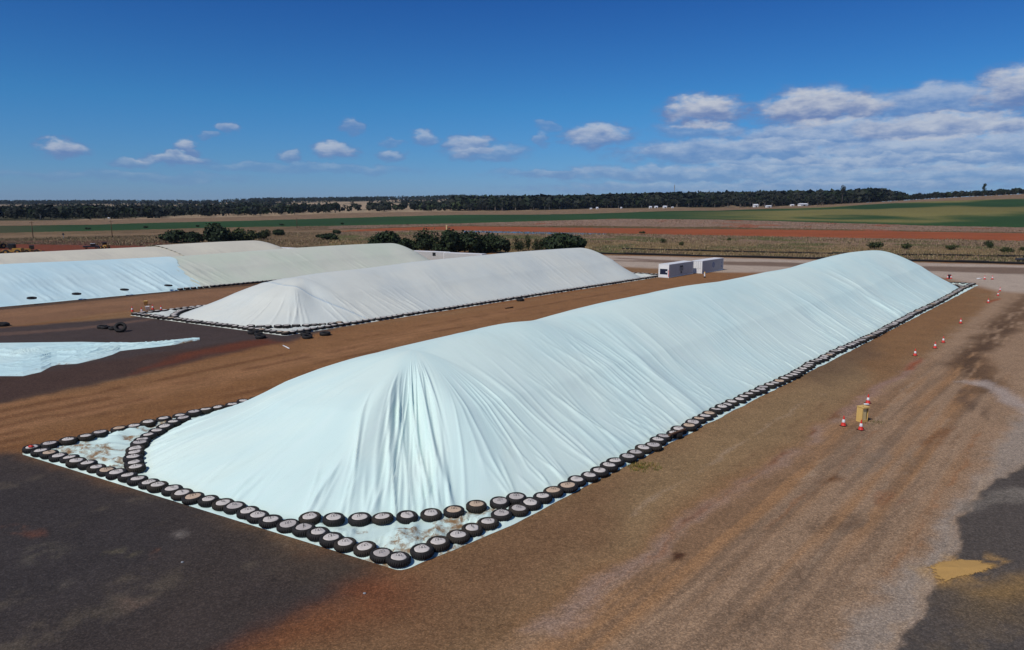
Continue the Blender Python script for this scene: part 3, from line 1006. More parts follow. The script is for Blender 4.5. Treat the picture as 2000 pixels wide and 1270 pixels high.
M_mint = mat_tarp('mint_tarp', lin(217, 235, 225), lin(208, 231, 224))
M_cream_t = mat_tarp('grey_white_tarp', lin(213, 215, 204), lin(205, 210, 203), 0.8, 0.10)
M_blue_t = mat_tarp('sky_blue_tarp', lin(206, 229, 229), lin(196, 224, 228), 1.0, 0.08)
M_sage_t = mat_tarp('sage_tarp', lin(203, 209, 189), lin(208, 209, 192), 0.8, 0.10)
M_far_t = mat_tarp('old_white_tarp', lin(216, 210, 190), lin(208, 202, 184), 0.8, 0.10)

# --- near pile
P1 = Pile((-31.06, 42.67), (-4.15, 27.74), (90.97, 137.7))
u_, v_, U_, V2_, s_, sid_ = outline(P1, 1.1, 12.0, 10.5, 0.10, (13.0, 13.0))


def seg_range(s, sid, k):
    m = s[sid == k]
    return m.min(), m.max()


q1, q2, q3, q4 = [seg_range(s_, sid_, k) for k in (1, 2, 3, 4)]
K1 = [(0, 5.0), (15, 5.5), (18, 5.72), (23, 5.95), (27.5, 6.08), (31.5, 5.85), (35.5, 5.98), (42, 6.25), (50, 6.4), (56, 6.5), (69.5, 6.2), (82.5, 6.3), (95, 6.35), (109, 7.0), (119, 7.15), (131, 6.9), (146, 6.0)]
cre = side_creases(q4[0] + 2, q4[1] - 4, 420, 11, (0.008, 0.035), (0.035, 0.12), 6.0)
cre += side_creases(q4[0] + 2, q4[1] - 4, 44, 12, (0.04, 0.10), (0.3, 0.9), 6.0)
cre += foot_creases(q4[0] + 2, q4[1] - 8, 70, 13, (0.02, 0.06))
cre += foot_creases(q1[0], q3[1], 46, 14, (0.03, 0.10))
cre += side_creases(q1[0] - 10, q2[0] + 3, 60, 15, (0.015, 0.045), (0.07, 0.2), 0.0)
rr = random.Random(77)
mid3 = (q3[0] + q3[1]) / 2
par1 = []
for i in range(58):                                # deep gathers falling from the near shoulder
    c = mid3 + rr.uniform(-3.9, 1.7)
    fall = math.exp(-((c - mid3 + 1.1) / 2.3) ** 2)
    t1_ = min(0.88, 0.62 + 0.065 * (c - mid3 + 3.4) + rr.uniform(-.08, .06))
    par1.append((c, mid3 + 0.6, 0.62, rr.gauss(0.25, 0.35), rr.choice([-0.02, -0.02, 0.05, 0.2]), t1_, rr.uniform(0.05, 0.17), (0.03 + 0.14 * rr.random() ** 1.3) * fall + 0.01))
for i in range(34):
    c = rr.uniform(mid3 + 1.0, q4[0] + 18)
    cre.append((c, rr.gauss(3.0, 1.0), rr.gauss(0.0, 0.8), rr.choice([-0.02, 0.05, 0.2]), rr.uniform(0.6, 0.96), rr.uniform(0.08, 0.2), rr.uniform(0.03, 0.09)))
cre.append((mid3 - 5.4, 1.2, 0.0, -0.02, 0.28, 0.22, 0.22))
bumps1 = [(mid3 - 4.0, 0.48, 1.7, 0.34, 0.42), (mid3 - 0.6, 0.42, 2.4, 0.26, -0.72), (mid3 + 4.0, 0.4, 2.0, 0.3, 0.22), (q2[0] + 6, 0.45, 4.0, 0.25, 0.35)]
tarp1, ring1 = build_tarp(P1, K1, M_mint, 'grain_stockpile', a_end=(16.5, 13.0), inset=1.1, ru=12.0, rv=10.5, creases=cre, bumps=bumps1, seed=3, nt=96, shear=6.0, ds=0.10, left=(13.0, 13.0), par=par1, pinch=0.55)
tag(tarp1, 'long grain pile under pale mint tarpaulin, nearest and largest in the yard', 'grain pile', 'tarpaulin-covered grain piles')

# --- second pile
P2 = Pile((-54.05, 99.04), (-27.04, 83.08), (34.4, 155.9))
u2, v2, U2, V22, s2, sid2 = outline(P2, 1.0, 13.0, 11.0, 0.2)
a1, a2, a3, a4 = [seg_range(s2, sid2, k) for k in (1, 2, 3, 4)]
K2 = [(0, 4.4), (14, 4.95), (18, 5.25), (27, 5.5), (38, 5.85), (50, 6.05), (65, 6.2), (82, 6.1), (96, 5.9)]
cre2 = side_creases(a4[0] + 8, a4[1], 70, 21, (0.01, 0.03), (0.1, 0.3), 5.0)
r2 = random.Random(22)
for i in range(34):
    c = r2.uniform(a3[0] - 3, a4[0] + 12)
    cre2.append((c, r2.uniform(-1, 3), r2.uniform(-5, -1), -0.02, r2.uniform(0.35, 0.7), r2.uniform(0.08, 0.16), r2.uniform(0.05, 0.14)))
for i in range(16):
    c = r2.uniform(a2[0], a2[1])
    cre2.append((c, r2.uniform(-3, 3), r2.uniform(-2, 2), r2.uniform(0, 0.2), r2.uniform(0.35, 0.7), r2.uniform(0.08, 0.16), r2.uniform(0.05, 0.12)))
tarp2, ring2 = build_tarp(P2, K2, M_cream_t, 'grain_stockpile', a_end=(15.0, 9.0), ru=13.0, rv=11.0, ds=0.2, nt=64, shear=5.0, creases=cre2, seed=31,
                          bumps=[((a3[0] + a3[1]) / 2 - 1, 0.5, 2.5, 0.3, 0.3), ((a3[0] + a3[1]) / 2 + 4, 0.45, 2.5, 0.25, -0.35)], stain=0.6, line=[(12.5, -5.5), (11.5, -2), (11.0, 1.5), (11.4, 5.0), (12.2, 9.0), (13.6, 14.0)])
tag(tarp2, 'grey-white tarpaulin grain pile in the middle, ending at the containers', 'grain pile', 'tarpaulin-covered grain piles')

# --- third pile: blue sheet over a sage one
d3 = np.array([0.635, 0.7725])
N3 = np.array([-78.1, 107.3]) - d3 * 38
P3 = Pile(N3 - np.array([0.87, -0.493]) * 29, N3, N3 + d3 * 140)
K3 = [(0, 5.1), (45, 5.4), (72, 5.15), (105, 5.6), (131, 5.5), (140, 5.2)]
root3 = empty('grain_stockpile', (float(N3[0]), float(N3[1]), 0))
tag(root3, 'grain pile at left under a bright blue sheet and a sage one', 'grain pile', 'tarpaulin-covered grain piles')
P3.M = P3.M - N3                                   # the sheets are placed relative to the pile's empty
u3, v3, U3, V32, s3, sid3 = outline(P3, 1.0, 10.0, 9.0, 0.3)
b4 = seg_range(s3, sid3, 4)


def junction(u, v):
    return u - (73.0 - 0.15 * v + 0.5 * np.sin(v * 0.8))


ju = b4[0] + 58.5
tension = [(ju - 1.0 - 1.9 * k, -2.6, 0.0, -0.02, 0.95, 0.22, 0.20) for k in range(4)]
cb3 = side_creases(b4[0] + 30, ju, 80, 41, (0.03, 0.09), (0.12, 0.35), -2.2) + tension
t3b, _ = build_tarp(P3, K3, M_blue_t, 'tarp', a_end=(15.0, 9.0), shear=-3.0, ru=10, rv=9, ds=0.25, nt=50, creases=cb3, seed=42, parent=root3, keep=lambda u, v: junction(u, v) < 0, lift=0.07, stain=0)
tag(t3b, 'bright blue tarpaulin sheet')
t3c, _ = build_tarp(P3, K3, M_sage_t, 'tarp', a_end=(15.0, 9.0), shear=3.0, ru=10, rv=9, ds=0.25, nt=50,
                    creases=side_creases(ju, b4[1], 90, 43, (0.01, 0.04), (0.1, 0.3), -1.5) + side_creases(ju, ju + 10, 30, 44, (0.04, 0.1), (0.15, 0.3), -3.5),
                    seed=42, parent=root3, keep=lambda u, v: junction(u, v) > -1.5, stain=0)
tag(t3c, 'sage grey tarpaulin sheet')

# --- fourth pile, farthest
N4 = N3 + np.array([-0.7725, 0.635]) * 53 + d3 * 32
P4 = Pile(N4 - np.array([0.87, -0.493]) * 29, N4, N4 + d3 * 103)
root4 = empty('grain_stockpile', (float(N4[0]), float(N4[1]), 0))
tag(root4, 'dirty white grain pile at far left, behind the blue sheet', 'grain pile', 'tarpaulin-covered grain piles')
P4.M = P4.M - N4
K4a = [(0, 3.9), (15, 4.2), (40, 4.3), (62, 4.35), (103, 4.4)]
K4b = [(0, 4.0), (40, 4.4), (62, 4.55), (80, 4.8), (92, 4.75), (103, 4.4)]
t4a, _ = build_tarp(P4, K4a, M_far_t, 'tarp', a_end=(14.0, 12.0), shear=-3.0, ru=10, rv=9, ds=0.35, nt=40, creases=side_creases(0, 400, 120, 51, (0.03, 0.09), (0.15, 0.4), -2), seed=52, parent=root4, keep=lambda u, v: u < 63 + 0.3 * v, stain=0)
t4b, _ = build_tarp(P4, K4b, M_far_t, 'tarp', a_end=(14.0, 12.0), shear=-3.0, ru=10, rv=9, ds=0.35, nt=40, creases=side_creases(0, 400, 120, 53, (0.03, 0.09), (0.15, 0.4), -2), seed=52, parent=root4, keep=lambda u, v: u > 62 + 0.3 * v, lift=0.06, stain=0)

# ------------------------------------------------------------------ weighted tyres
def tyre_mesh(seed):
    b = BM()
    r = random.Random(seed)
    prof = [(.34, .06), (.345, .275), (.385, .312), (.44, .322), (.487, .305), (.515, .262), (.522, .22), (.524, .10), (.515, .06), (.487, .015), (.43, .0)]
    b.lathe(prof, 32)
    for k in range(32):                              # tread lugs
        a = 2 * math.pi * (k + r.uniform(-.08, .08)) / 32
        M_ = Matrix.Rotation(a, 4, 'Z')
        b.box(.50, .535, -.030, .030, .07, .25, 0, M_)
    return b.mesh('tyre', True)


def cap_mesh(seed, rad):
    r = random.Random(seed)
    b = BM()
    seg = 20
    ph = r.uniform(0, 6)
    prof = [(0.012, .318), (rad * .55, .314), (rad * .85, .306), (rad * .97, .298), (rad, .27)]
    b.lathe(prof, seg, cap0=True)
    for v in b.b.verts:
        a = math.atan2(v.co.y, v.co.x)
        k = 1 + 0.05 * math.sin(2 * a + ph) + 0.04 * math.sin(5 * a + 2 * ph)
        v.co.x *= k
        v.co.y *= k
        v.co.z += 0.012 * math.sin(3 * a + ph) * (math.hypot(v.co.x, v.co.y) / rad) - 0.004
    return b.mesh('cap', True)


def handle_mesh():
    b = BM()
    for dx in (-.065, .075):
        b.tube([(dx - .05, .02, .30), (dx - .05, .02, .40), (dx, .0, .435), (dx + .05, -.02, .40), (dx + .05, -.02, .33)], .010, 5)
    return b.mesh('lifting_wire', True)


TY = [tyre_mesh(1), tyre_mesh(2)]
for i, m in enumerate(TY):
    m.materials.append(M_rubber if i == 0 else M_rubber_dusty)
CP = []
for i, (rad, mt) in enumerate([(.36, M_cap), (.345, M_cap), (.375, M_cap_tan), (.40, M_cap_wrap), (.335, M_cap)]):
    c = cap_mesh(i + 5, rad)
    c.materials.append(mt)
    CP.append(c)
HW = handle_mesh()
HW.materials.append(M_wire)
tyre_proto = []
for ti in range(2):
    for ci in range(5):
        root = bpy.data.objects.new('tyre_weight', TY[ti])
        cp = bpy.data.objects.new('cap', CP[ci])
        hw = bpy.data.objects.new('lifting_wire', HW)
        tyre_proto.append((root, cp, hw))
tr = random.Random(9)
stuff_tyres = []
N_TY = [0]


def ordinal(n):
    suf = 'th' if 10 <= n % 100 <= 20 else {1: 'st', 2: 'nd', 3: 'rd'}.get(n % 10, 'th')
    return f'{n}{suf}'


def place_tyre(x, y, z, label, group, parts=True, tilt=(0, 0)):
    k = tr.random()
    ci = tr.choice([0, 1, 4, 0]) if k < 0.70 else (2 if k < 0.84 else 3)
    ti = 0 if tr.random() < 0.72 else 1
    r0, c0, h0 = tyre_proto[ti * 5 + ci]
    o = r0.copy()
    COL.objects.link(o)
    o.location = (x, y, z)
    sc = tr.uniform(0.95, 1.06)
    o.scale = (sc, sc, tr.uniform(0.9, 1.12))
    o.rotation_euler = (tilt[0] + tr.gauss(0, .035), tilt[1] + tr.gauss(0, .035), tr.gauss(0.2, 0.5))
    c = c0.copy()
    COL.objects.link(c)
    c.parent = o
    if parts:
        h = h0.copy()
        COL.objects.link(h)
        h.parent = o
    look = {0: 'pale cap', 1: 'pale cap', 4: 'small pale cap', 2: 'tan cap', 3: 'plastic-wrapped grey cap'}[ci]
    tag(o, label.format(look=look), 'tyre', group)
    N_TY[0] += 1
    return o


def row(p, path, spacing, labelf, group, stuff_from=None, jitter=0.06, skip=None, z=0.05, tiltout=0.0, limit=None):
    """tyres along a polyline of local (u, v) points"""
    pts = np.array(path, float)
    seg = np.hypot(*np.diff(pts, axis=0).T)
    tot = seg.sum()
    n = int(tot / spacing)
    cum = np.concatenate([[0], np.cumsum(seg)])
    out = []
    for i in range(n + 1):
        dd = i * tot / n
        uu_ = np.interp(dd, cum, pts[:, 0]) + tr.gauss(0, jitter)
        vv_ = np.interp(dd, cum, pts[:, 1]) + tr.gauss(0, jitter)
        x, y = p.P(uu_, vv_)
        x, y = float(x), float(y)
        if skip and skip(i, x, y):
            continue
        if stuff_from is not None and i >= stuff_from:
            stuff_tyres.append((x, y, z))
            continue
        out.append(place_tyre(x, y, z, labelf(i, n + 1), group, parts=(y < 75)))
    return out


# near pile: front row from the near corner to the left corner
W1 = P1.W
ins = 0.56


def lab_front(i, n):
    if i == 0:
        return 'tyre with {look} at near corner of mint tarpaulin, lowest in photo'
    return 'tyre with {look}, ' + ordinal(i) + ' along mint front row leftward from near corner'


row(P1, [(ins - .05, W1 - 1.25), (ins, 4), (ins, -W1 + ins)], 0.95, lab_front, 'tyres holding down the mint tarpaulin')


def lab_right(i, n):
    if i <= 30:
        return 'tyre with {look}, ' + ordinal(i) + ' from near corner along right edge of mint tarpaulin'
    if i > n - 12:
        return 'tyre with {look}, ' + ordinal(n - i) + ' before the far corner, right edge of mint tarpaulin'
    return 'tyre with {look} in far stretch of right edge row, mint tarpaulin'


w_off = lambda i: 0
row(P1, [(ins + 1.0, W1 - 1.0), (3.5, W1 - .85), (6, W1 - .68), (14, W1 - .45), (20.5, W1 - .35), (22.5, W1 - .62), (25.5, W1 - .45), (30, W1 - .80), (46, W1 - .4), (52, W1 - .75), (60, W1 - .65), (72, W1 - .4), (96, W1 - .7), (112, W1 - .6), (134, W1 - 1.1), (P1.Ln - ins, W1 - .9)], 1.0, lambda i, n: lab_right(i + 1, n), 'tyres holding down the mint tarpaulin')
# left side, the stretch the heap does not hide, and back corner
row(P1, [(ins + 1.0, -W1 + ins), (24, -W1 + ins)], 1.02, lambda i, n: 'tyre with {look}, ' + ordinal(i + 1) + ' from left corner along left side of mint tarpaulin', 'tyres holding down the mint tarpaulin')
row(P1, [(P1.Ln - ins, W1 - 1.6), (P1.Ln - ins, W1 - 15)], 1.02, lambda i, n: 'tyre with {look}, ' + ordinal(i + 1) + ' from far corner along back edge of mint tarpaulin', 'tyres holding down the mint tarpaulin')


def arc_path(p, inset, ru, rv, side, far=False, off=0.0, n=30):
    iu0, iv = inset, p.W - inset
    out = []
    for k in range(n + 1):
        a = math.pi - (math.pi / 2) * k / n
        uu_ = iu0 + ru + (ru + off) * math.cos(a)
        vv_ = (iv - rv + (rv + off) * math.sin(a)) * side
        out.append((p.Ln - uu_ if far else uu_, vv_))
    return out


pa = [q for q in arc_path(P1, 1.1, 12.0, 10.5, 1, off=0.3) if q[0] > 1.55 and q[1] < W1 - 1.5]
row(P1, pa, 1.0, lambda i, n: 'tyre with {look}, ' + ordinal(i + 1) + ' from left on inner arc across near corner', 'tyres on the inner arcs of the mint tarpaulin', z=0.09)
pb = [q for q in arc_path(P1, 1.1, 13.0, 13.0, -1, off=0.35) if q[0] > 1.6 and q[1] > -W1 + 1.5]
row(P1, pb, 0.98, lambda i, n: 'tyre with {look}, ' + ordinal(i + 1) + ' from front on inner arc across left corner', 'tyres on the inner arcs of the mint tarpaulin', z=0.09)
pcn = [q for q in arc_path(P1, 1.1, 12.0, 10.5, 1, far=True, off=0.25) if q[0] < P1.Ln - 1.5 and q[1] < W1 - 1.5]
row(P1, pcn, 1.02, lambda i, n: 'tyre with {look}, ' + ordinal(i + 1) + ' from back on inner arc at far end', 'tyres on the inner arcs of the mint tarpaulin', z=0.09)

# second pile
W2 = P2.W
row(P2, [(ins, W2 - ins), (ins, -W2 + ins)], 1.0,
    lambda i, n: 'tyre with {look} at front corner of grey-white tarpaulin' if i == 0 else 'tyre with {look}, ' + ordinal(i) + ' leftward along front row of grey-white tarpaulin', 'tyres holding down the grey-white tarpaulin')
pa2 = [q for q in arc_path(P2, 1.0, 13.0, 11.0, 1, off=0.25) if q[0] > 1.5 and q[1] < W2 - 1.4]
row(P2, pa2, 1.0, lambda i, n: 'tyre with {look}, ' + ordinal(i + 1) + ' from left on inner arc of grey-white tarpaulin', 'tyres holding down the grey-white tarpaulin', z=0.09)
left_n = max(0, 284 - N_TY[0])
row(P2, [(ins + 1.0, W2 - ins), (P2.Ln - ins, W2 - ins)], 1.0,
    lambda i, n: 'tyre with {look}, ' + ordinal(i + 1) + ' from front corner, right edge of grey-white tarpaulin', 'tyres holding down the grey-white tarpaulin', stuff_from=left_n)
row(P2, [(ins + 1.0, -W2 + ins), (30, -W2 + ins)], 1.0, lambda i, n: '', '', stuff_from=0)
pb2 = [q for q in arc_path(P2, 1.0, 13.0, 11.0, -1, off=0.3) if q[0] > 1.5 and q[1] > -W2 + 1.4]
row(P2, pb2, 1.0, lambda i, n: '', '', stuff_from=0, z=0.09)
row(P2, [(P2.Ln - ins, W2 - ins), (P2.Ln - ins, -W2 + ins)], 1.0, lambda i, n: '', '', stuff_from=0)
# third pile's right edge, from the blue sheet's end on
P3w = Pile(N3 - np.array([0.87, -0.493]) * 29, N3, N3 + d3 * 140)
row(P3w, [(73, P3w.W - 0.3), (139, P3w.W - 0.3)], 1.0, lambda i, n: '', '', stuff_from=0)
row(P3w, [(66, P3w.W - 0.2), (72, P3w.W - 0.2)], 1.2, lambda i, n: '', '', stuff_from=0)

# the remaining far tyres as one object with two materials
def mesh_arrays(me):
    v = np.empty(len(me.vertices) * 3)
    me.vertices.foreach_get('co', v)
    fs = [list(p.vertices) for p in me.polygons]
    return v.reshape(-1, 3), fs


sv, sf_, sm = [], [], []
bt = BM()
bt.lathe([(.36, .28), (.44, .32), (.51, .26), (.52, .10), (.48, 0)], 14)
lowt = bt.mesh('low', True)
bc = BM()
bc.lathe([(.01, .33), (.36, .31), (.37, .27)], 10, cap0=True)
lowc = bc.mesh('lowc', True)
base_n = 0
for (x, y, z) in stuff_tyres:
    sc = tr.uniform(.94, 1.06)
    for mi, me in ((0, lowt), (1, lowc)):
        v, fs = mesh_arrays(me)
        sv.append(v * sc + np.array([x, y, z]))
        sf_ += [[a + base_n for a in f] for f in fs]
        sm += [mi] * len(fs)
        base_n += len(v)
me = bpy.data.meshes.new('tyre_rows')
me.from_pydata(np.concatenate(sv).tolist(), [], sf_)
me.materials.append(M_rubber)
me.materials.append(M_cap)
me.polygons.foreach_set('material_index', sm)
me.polygons.foreach_set('use_smooth', [True] * len(sf_))
bpy.data.meshes.remove(lowt)
bpy.data.meshes.remove(lowc)
tag(link('tyre_rows', me), 'far rows of capped tyres along the middle and left piles', 'tyres', kind='stuff')

# loose black tyres
bl = BM()
bl.lathe([(.30, .09), (.27, .03), (.33, .0), (.44, .0), (.505, .035), (.525, .10), (.525, .22), (.505, .29), (.44, .325), (.33, .32), (.27, .29), (.30, .23), (.30, .09)], 26)
LT = bl.mesh('loose_tyre', True)
LT.materials.append(M_rubber)


def loose(px, py, label, z=0.0, sc=1.0, tilt=(0, 0), name='tyre_weight'):
    x, y = g(px, py)
    o = bpy.data.objects.new(name, LT)
    COL.objects.link(o)
    o.location = (x, y, z)
    o.scale = (sc, sc, sc)
    o.rotation_euler = (tilt[0], tilt[1], 0.4)
    tag(o, label, 'tyre', 'loose black tyres')
    return o


loose(200, 641, 'black tyre lying flat on dark gravel, leftmost of the small group', 0, 1.15)
loose(206, 642, 'black tyre lying beside the leftmost one on dark gravel', 0, 1.0)
loose(222, 644, 'black tyre lying just left of the tilted tyre on dark gravel', 0, 1.1)
loose(236, 648, 'big black tyre propped tilted, its open hole facing the camera', 0.42, 1.35, (0.85, 0))
loose(494, 652, 'black tyre on the ground left of the middle pile front corner, back one', 0, 1.15)
loose(505, 655, 'black tyre touching the pair left of the front corner, at the rear right', 0, 1.0)
loose(509, 661, 'black tyre left of the middle pile front corner, nearest the camera', 0, 1.15)
loose(597, 655, 'black tyre right of the front corner of the middle pile, rear of two', 0, 1.15)
loose(600, 661, 'black tyre right of the front corner, front of two, lying askew', 0, 1.15, (0.1, 0.1))
loose(635, 655, 'single black tyre lying alone right of the middle pile corner', 0, 1.25)
loose(1016, 588, 'single black tyre beside the tyre row halfway along the middle pile', 0, 1.2)
loose(3, 637, 'black tyre at the left border of the photo on brown dirt', 0, 1.4)
loose(8, 637, 'second black tyre just inside the left border of the photo', 0, 1.2)

# tyres lying on the blue sheet's slope
ang = math.atan2(6.2, 13.5)
for i, px in enumerate((75, 163, 257, 343)):
    tx, ty = g(px, [598, 589, 580, 571][i])
    # climb the foot of the slope
    nx, ny = -0.7725, 0.635
    x, y = tx + nx * 2.6, ty + ny * 2.6
    o = bpy.data.objects.new('tyre_weight', LT)
    COL.objects.link(o)
    o.location = (x, y, 0.92)
    o.rotation_euler = (0.05, 0.08, 0.3 * i)
    o.scale = (1.3, 1.3, 0.75)
    tag(o, 'black tyre lying on the lower slope of the blue sheet, ' + ['first', 'second', 'third', 'fourth'][i] + ' from left', 'tyre', 'tyres on the blue sheet')

# ------------------------------------------------------------------ loose tarp on the dark gravel
top = [(-260, 668), (-120, 668), (0, 670), (160, 668), (240, 670), (300, 669), (345, 666), (376, 663), (390, 664)]
bot = [(-260, 752), (-120, 746), (0, 735), (45, 735), (80, 727), (100, 716), (112, 713), (150, 711), (190, 702), (220, 693), (235, 686), (250, 684), (290, 680), (340, 674), (376, 667), (390, 665)]
nu, nv = 700, 130
xs = np.linspace(-260, 390, nu)
tp = np.interp(xs, [p[0] for p in top], [p[1] for p in top])
bp = np.interp(xs, [p[0] for p in bot], [p[1] for p in bot])
TX = np.array([g(x, y) for x, y in zip(xs, tp)])
BX = np.array([g(x, y) for x, y in zip(xs, bp)])
q = np.linspace(0, 1, nv)[:, None]
GX = BX[None, :, 0] * (1 - q) + TX[None, :, 0] * q
GY = BX[None, :, 1] * (1 - q) + TX[None, :, 1] * q
rise = np.sin(np.pi * np.clip(q * 1.0, 0, 1)) ** 0.8
wide = np.clip(np.hypot(TX[:, 0] - BX[:, 0], TX[:, 1] - BX[:, 1]) / 8, 0.25, 1)[None, :]
n1 = fbm(GX * 0.35 + GY * 0.2, GY * 0.55, 101, 4)
rid = 1 - np.abs(fbm(GX * 0.5 - GY * 0.3, GX * 0.15 + GY * 0.9, 103, 4) - 0.5) * 7
al_, ac_ = GX * D[0] + GY * D[1], GX * D[1] - GY * D[0]
rid3 = 1 - np.abs(fbm(ac_ * 0.9 + 7, al_ * 0.16, 111, 3) - 0.5) * 14
rid2 = 1 - np.abs(fbm(GX * 1.5, GY * 1.9, 107, 3) - 0.5) * 6
GZ = rise * (0.05 + 0.12 * n1 + 0.07 * np.clip(rid, 0, 1) + 0.24 * np.clip(rid3, 0, 1) + 0.02 * np.clip(rid2, 0, 1))
fold = np.zeros_like(GZ)
lr = random.Random(31)
for k in range(70):
    c0, x0f, lf_ = lr.uniform(0.06, 0.94), lr.uniform(-260, 330), lr.uniform(40, 190)
    sl_, wq, am = lr.gauss(0.0, 0.12), lr.uniform(0.008, 0.030), lr.uniform(0.06, 0.26)
    tx_ = (xs[None, :] - x0f) / lf_
    qc = c0 + sl_ * tx_ + 0.02 * np.sin(tx_ * 5 + k)
    fold += am * np.exp(-np.abs(q - qc) / wq) * np.clip(1 - tx_ ** 2, 0, 1)
GZ = GZ + np.clip(fold, 0, 0.42) * np.sin(np.pi * q) ** 0.4
lip = np.exp(-((q - 0.07) / 0.06) ** 2) * 0.20 * (0.0 + 1.2 * vnoise(GX * 0.35, GX * 0, 109))
tipm = sstep(300, 385, xs)[None, :]
GZ = GZ + lip * rise + tipm * np.sin(np.pi * q) * 0.30
GZ = np.maximum(GZ, 0.0) * 0.6 + 0.01
dirt = (np.clip(1 - q * 3.0, 0, 1) * 0.85 * (0.4 + n1)) + tipm * 0.35
lt = np_mesh('loose_tarp', np.stack([GX, GY, GZ], -1).reshape(-1, 3), grid_faces(nv, nu), mat_tarp('loose_blue_tarp', lin(210, 233, 228), lin(198, 227, 227), 0.5), None, True,
             np.stack([GY * 1.0, GX * 1.0], -1).reshape(-1, 2), np.stack([dirt, dirt * 0, dirt], -1).reshape(-1, 3))
tag(lt, 'crumpled pale blue tarpaulin lying loose on dark gravel at left', 'tarpaulin')

# ------------------------------------------------------------------ traffic cones
def cone_meshes():
    b = BM()
    b.box(-.20, .20, -.20, .20, 0, .045, .012)
    base = b.mesh('base')
    base.materials.append(M_black)
    b = BM()
    b.lathe([(.185, .045), (.165, .06), (.118, .27)], 20)
    b.lathe([(.075, .48), (.035, .72), (.025, .735)], 20, cap1=True)
    body = b.mesh('body', True)
    body.materials.append(M_red)
    b = BM()
    b.lathe([(.118, .27), (.121, .275), (.079, .475), (.075, .48)], 20)
    band = b.mesh('reflective_band', True)
    band.materials.append(M_white)
    return base, body, band


CB, CBO, CBA = cone_meshes()


def cone(px, py, label, sc=1.0, group='traffic cones along the haul road', tilt=0):
    x, y = g(px, py)
    o = empty('traffic_cone', (x, y, 0.002), 0.5)
    o.scale = (sc, sc, sc)
    o.rotation_euler = (tilt, 0, 0.5)
    for nm, me in (('base', CB), ('body', CBO), ('reflective_band', CBA)):
        c = bpy.data.objects.new(nm, me)
        COL.objects.link(c)
        c.parent = o
    tag(o, label, 'traffic cone', group)


for (px, py, lb) in [(1647, 832, 'red and white cone left of the yellow box'), (1681, 840, 'red and white cone standing right in front of the yellow box'),
                     (1695, 788, 'red and white cone just behind the yellow box'), (1787, 695, 'nearest of the three cones where the road edge bends'),
                     (1826, 680.5, 'middle of the three cones where the road edge bends'), (1842, 669.5, 'farthest of the three cones where the road edge bends'),
                     (1876, 632, 'lone cone on the road edge between the two groups of three'), (1930, 592, 'nearest of the far three cones beside the pile end'),
                     (1949, 578, 'middle of the far three cones beside the pile end'), (1953, 569, 'farthest of the far three cones beside the pile end')]:
    cone(px, py, lb, 1.0)
for (px, py, lb) in [(1923, 546, 'cone by the white stick on the far apron'), (1938, 546, 'cone standing alone right of the cone by the white stick'),
                     (1857, 545, 'right one of the cones next to the black drum behind the pile'), (1850.5, 545, 'left one of the cones next to the black drum behind the pile')]:
    cone(px, py, lb, 1.15, 'traffic cones on the far apron')
for (px, py, lb) in [(258.5, 609, 'leftmost cone at the left tip of the middle pile'), (277, 611.5, 'nearest cone at the left tip of the middle pile'),
                     (298.5, 605, 'cone behind the tyre row right of the pale bucket'), (315, 607, 'rightmost cone at the left tip of the middle pile')]:
    cone(px, py, lb, 1.1, 'traffic cones at the left tip of the middle pile')

# ------------------------------------------------------------------ yellow box beside the cones
bx, by = g(1683, 823)
yb = empty('yellow_box', (bx, by, 0.0), math.radians(24))
yb.scale = (.82, .74, 1.14)
tag(yb, 'yellow open-fronted box standing among red cones by the road', 'box')
b = BM()
b.box(-.36, .36, .30, .33, 0, .95)          # back
b.box(-.36, -.325, -.33, .30, 0, .95)       # sides
b.box(.325, .36, -.33, .30, 0, .95)
b.box(-.325, .325, -.33, .30, 0.0, .05)
b.box(-.325, .325, -.33, -.295, .05, .14)
b.box(-.325, -.26, -.328, -.295, .14, .95)
b.build('body', M_yellow, yb)
b = BM()
b.box(-.40, .42, -.40, .36, .952, .99, .006)
b.box(-.40, .42, -.43, -.402, .90, .985)
b.build('lid', M_yellow, yb)
b = BM()
b.box(-.255, .14, -.315, -.285, .145, .94)
b.build('panel', M_cream, yb)
b = BM()
b.box(-.08, .06, -.06, -.02, .991, 1.005)
b.build('handle', M_dgrey, yb)

# ------------------------------------------------------------------ timber on tyres, pipe, sticks, stones
x0_, y0_ = g(1307, 853, 0.40)
x1_, y1_ = g(1338, 840, 0.40)
b = BM()
ln_ = math.hypot(x1_ - x0_, y1_ - y0_)
b.box(-ln_ / 2, ln_ / 2, -.09, .09, -.06, .06, .008)
o = b.build('timber_beam', M_timber)
o.location = ((x0_ + x1_) / 2, (y0_ + y1_) / 2, .47)
o.rotation_euler = (0, 0.02, math.atan2(y1_ - y0_, x1_ - x0_))
tag(o, 'brown timber beam resting across tyres on the right edge of the mint tarpaulin', 'beam')


def rod(name, a, c, r, mat, label, cat, z=None):
    p0, p1 = g(*a), g(*c)
    b = BM()
    zz = r if z is None else z
    dx, dy = (p1[0] - p0[0]) / 2, (p1[1] - p0[1]) / 2
    b.tube([(-dx, -dy, 0), (0, 0, 0.01), (dx, dy, 0)], r, 8)
    o = b.build(name, mat, None, True)
    o.location = ((p0[0] + p1[0]) / 2, (p0[1] + p1[1]) / 2, zz)
    tag(o, label, cat)
    return o


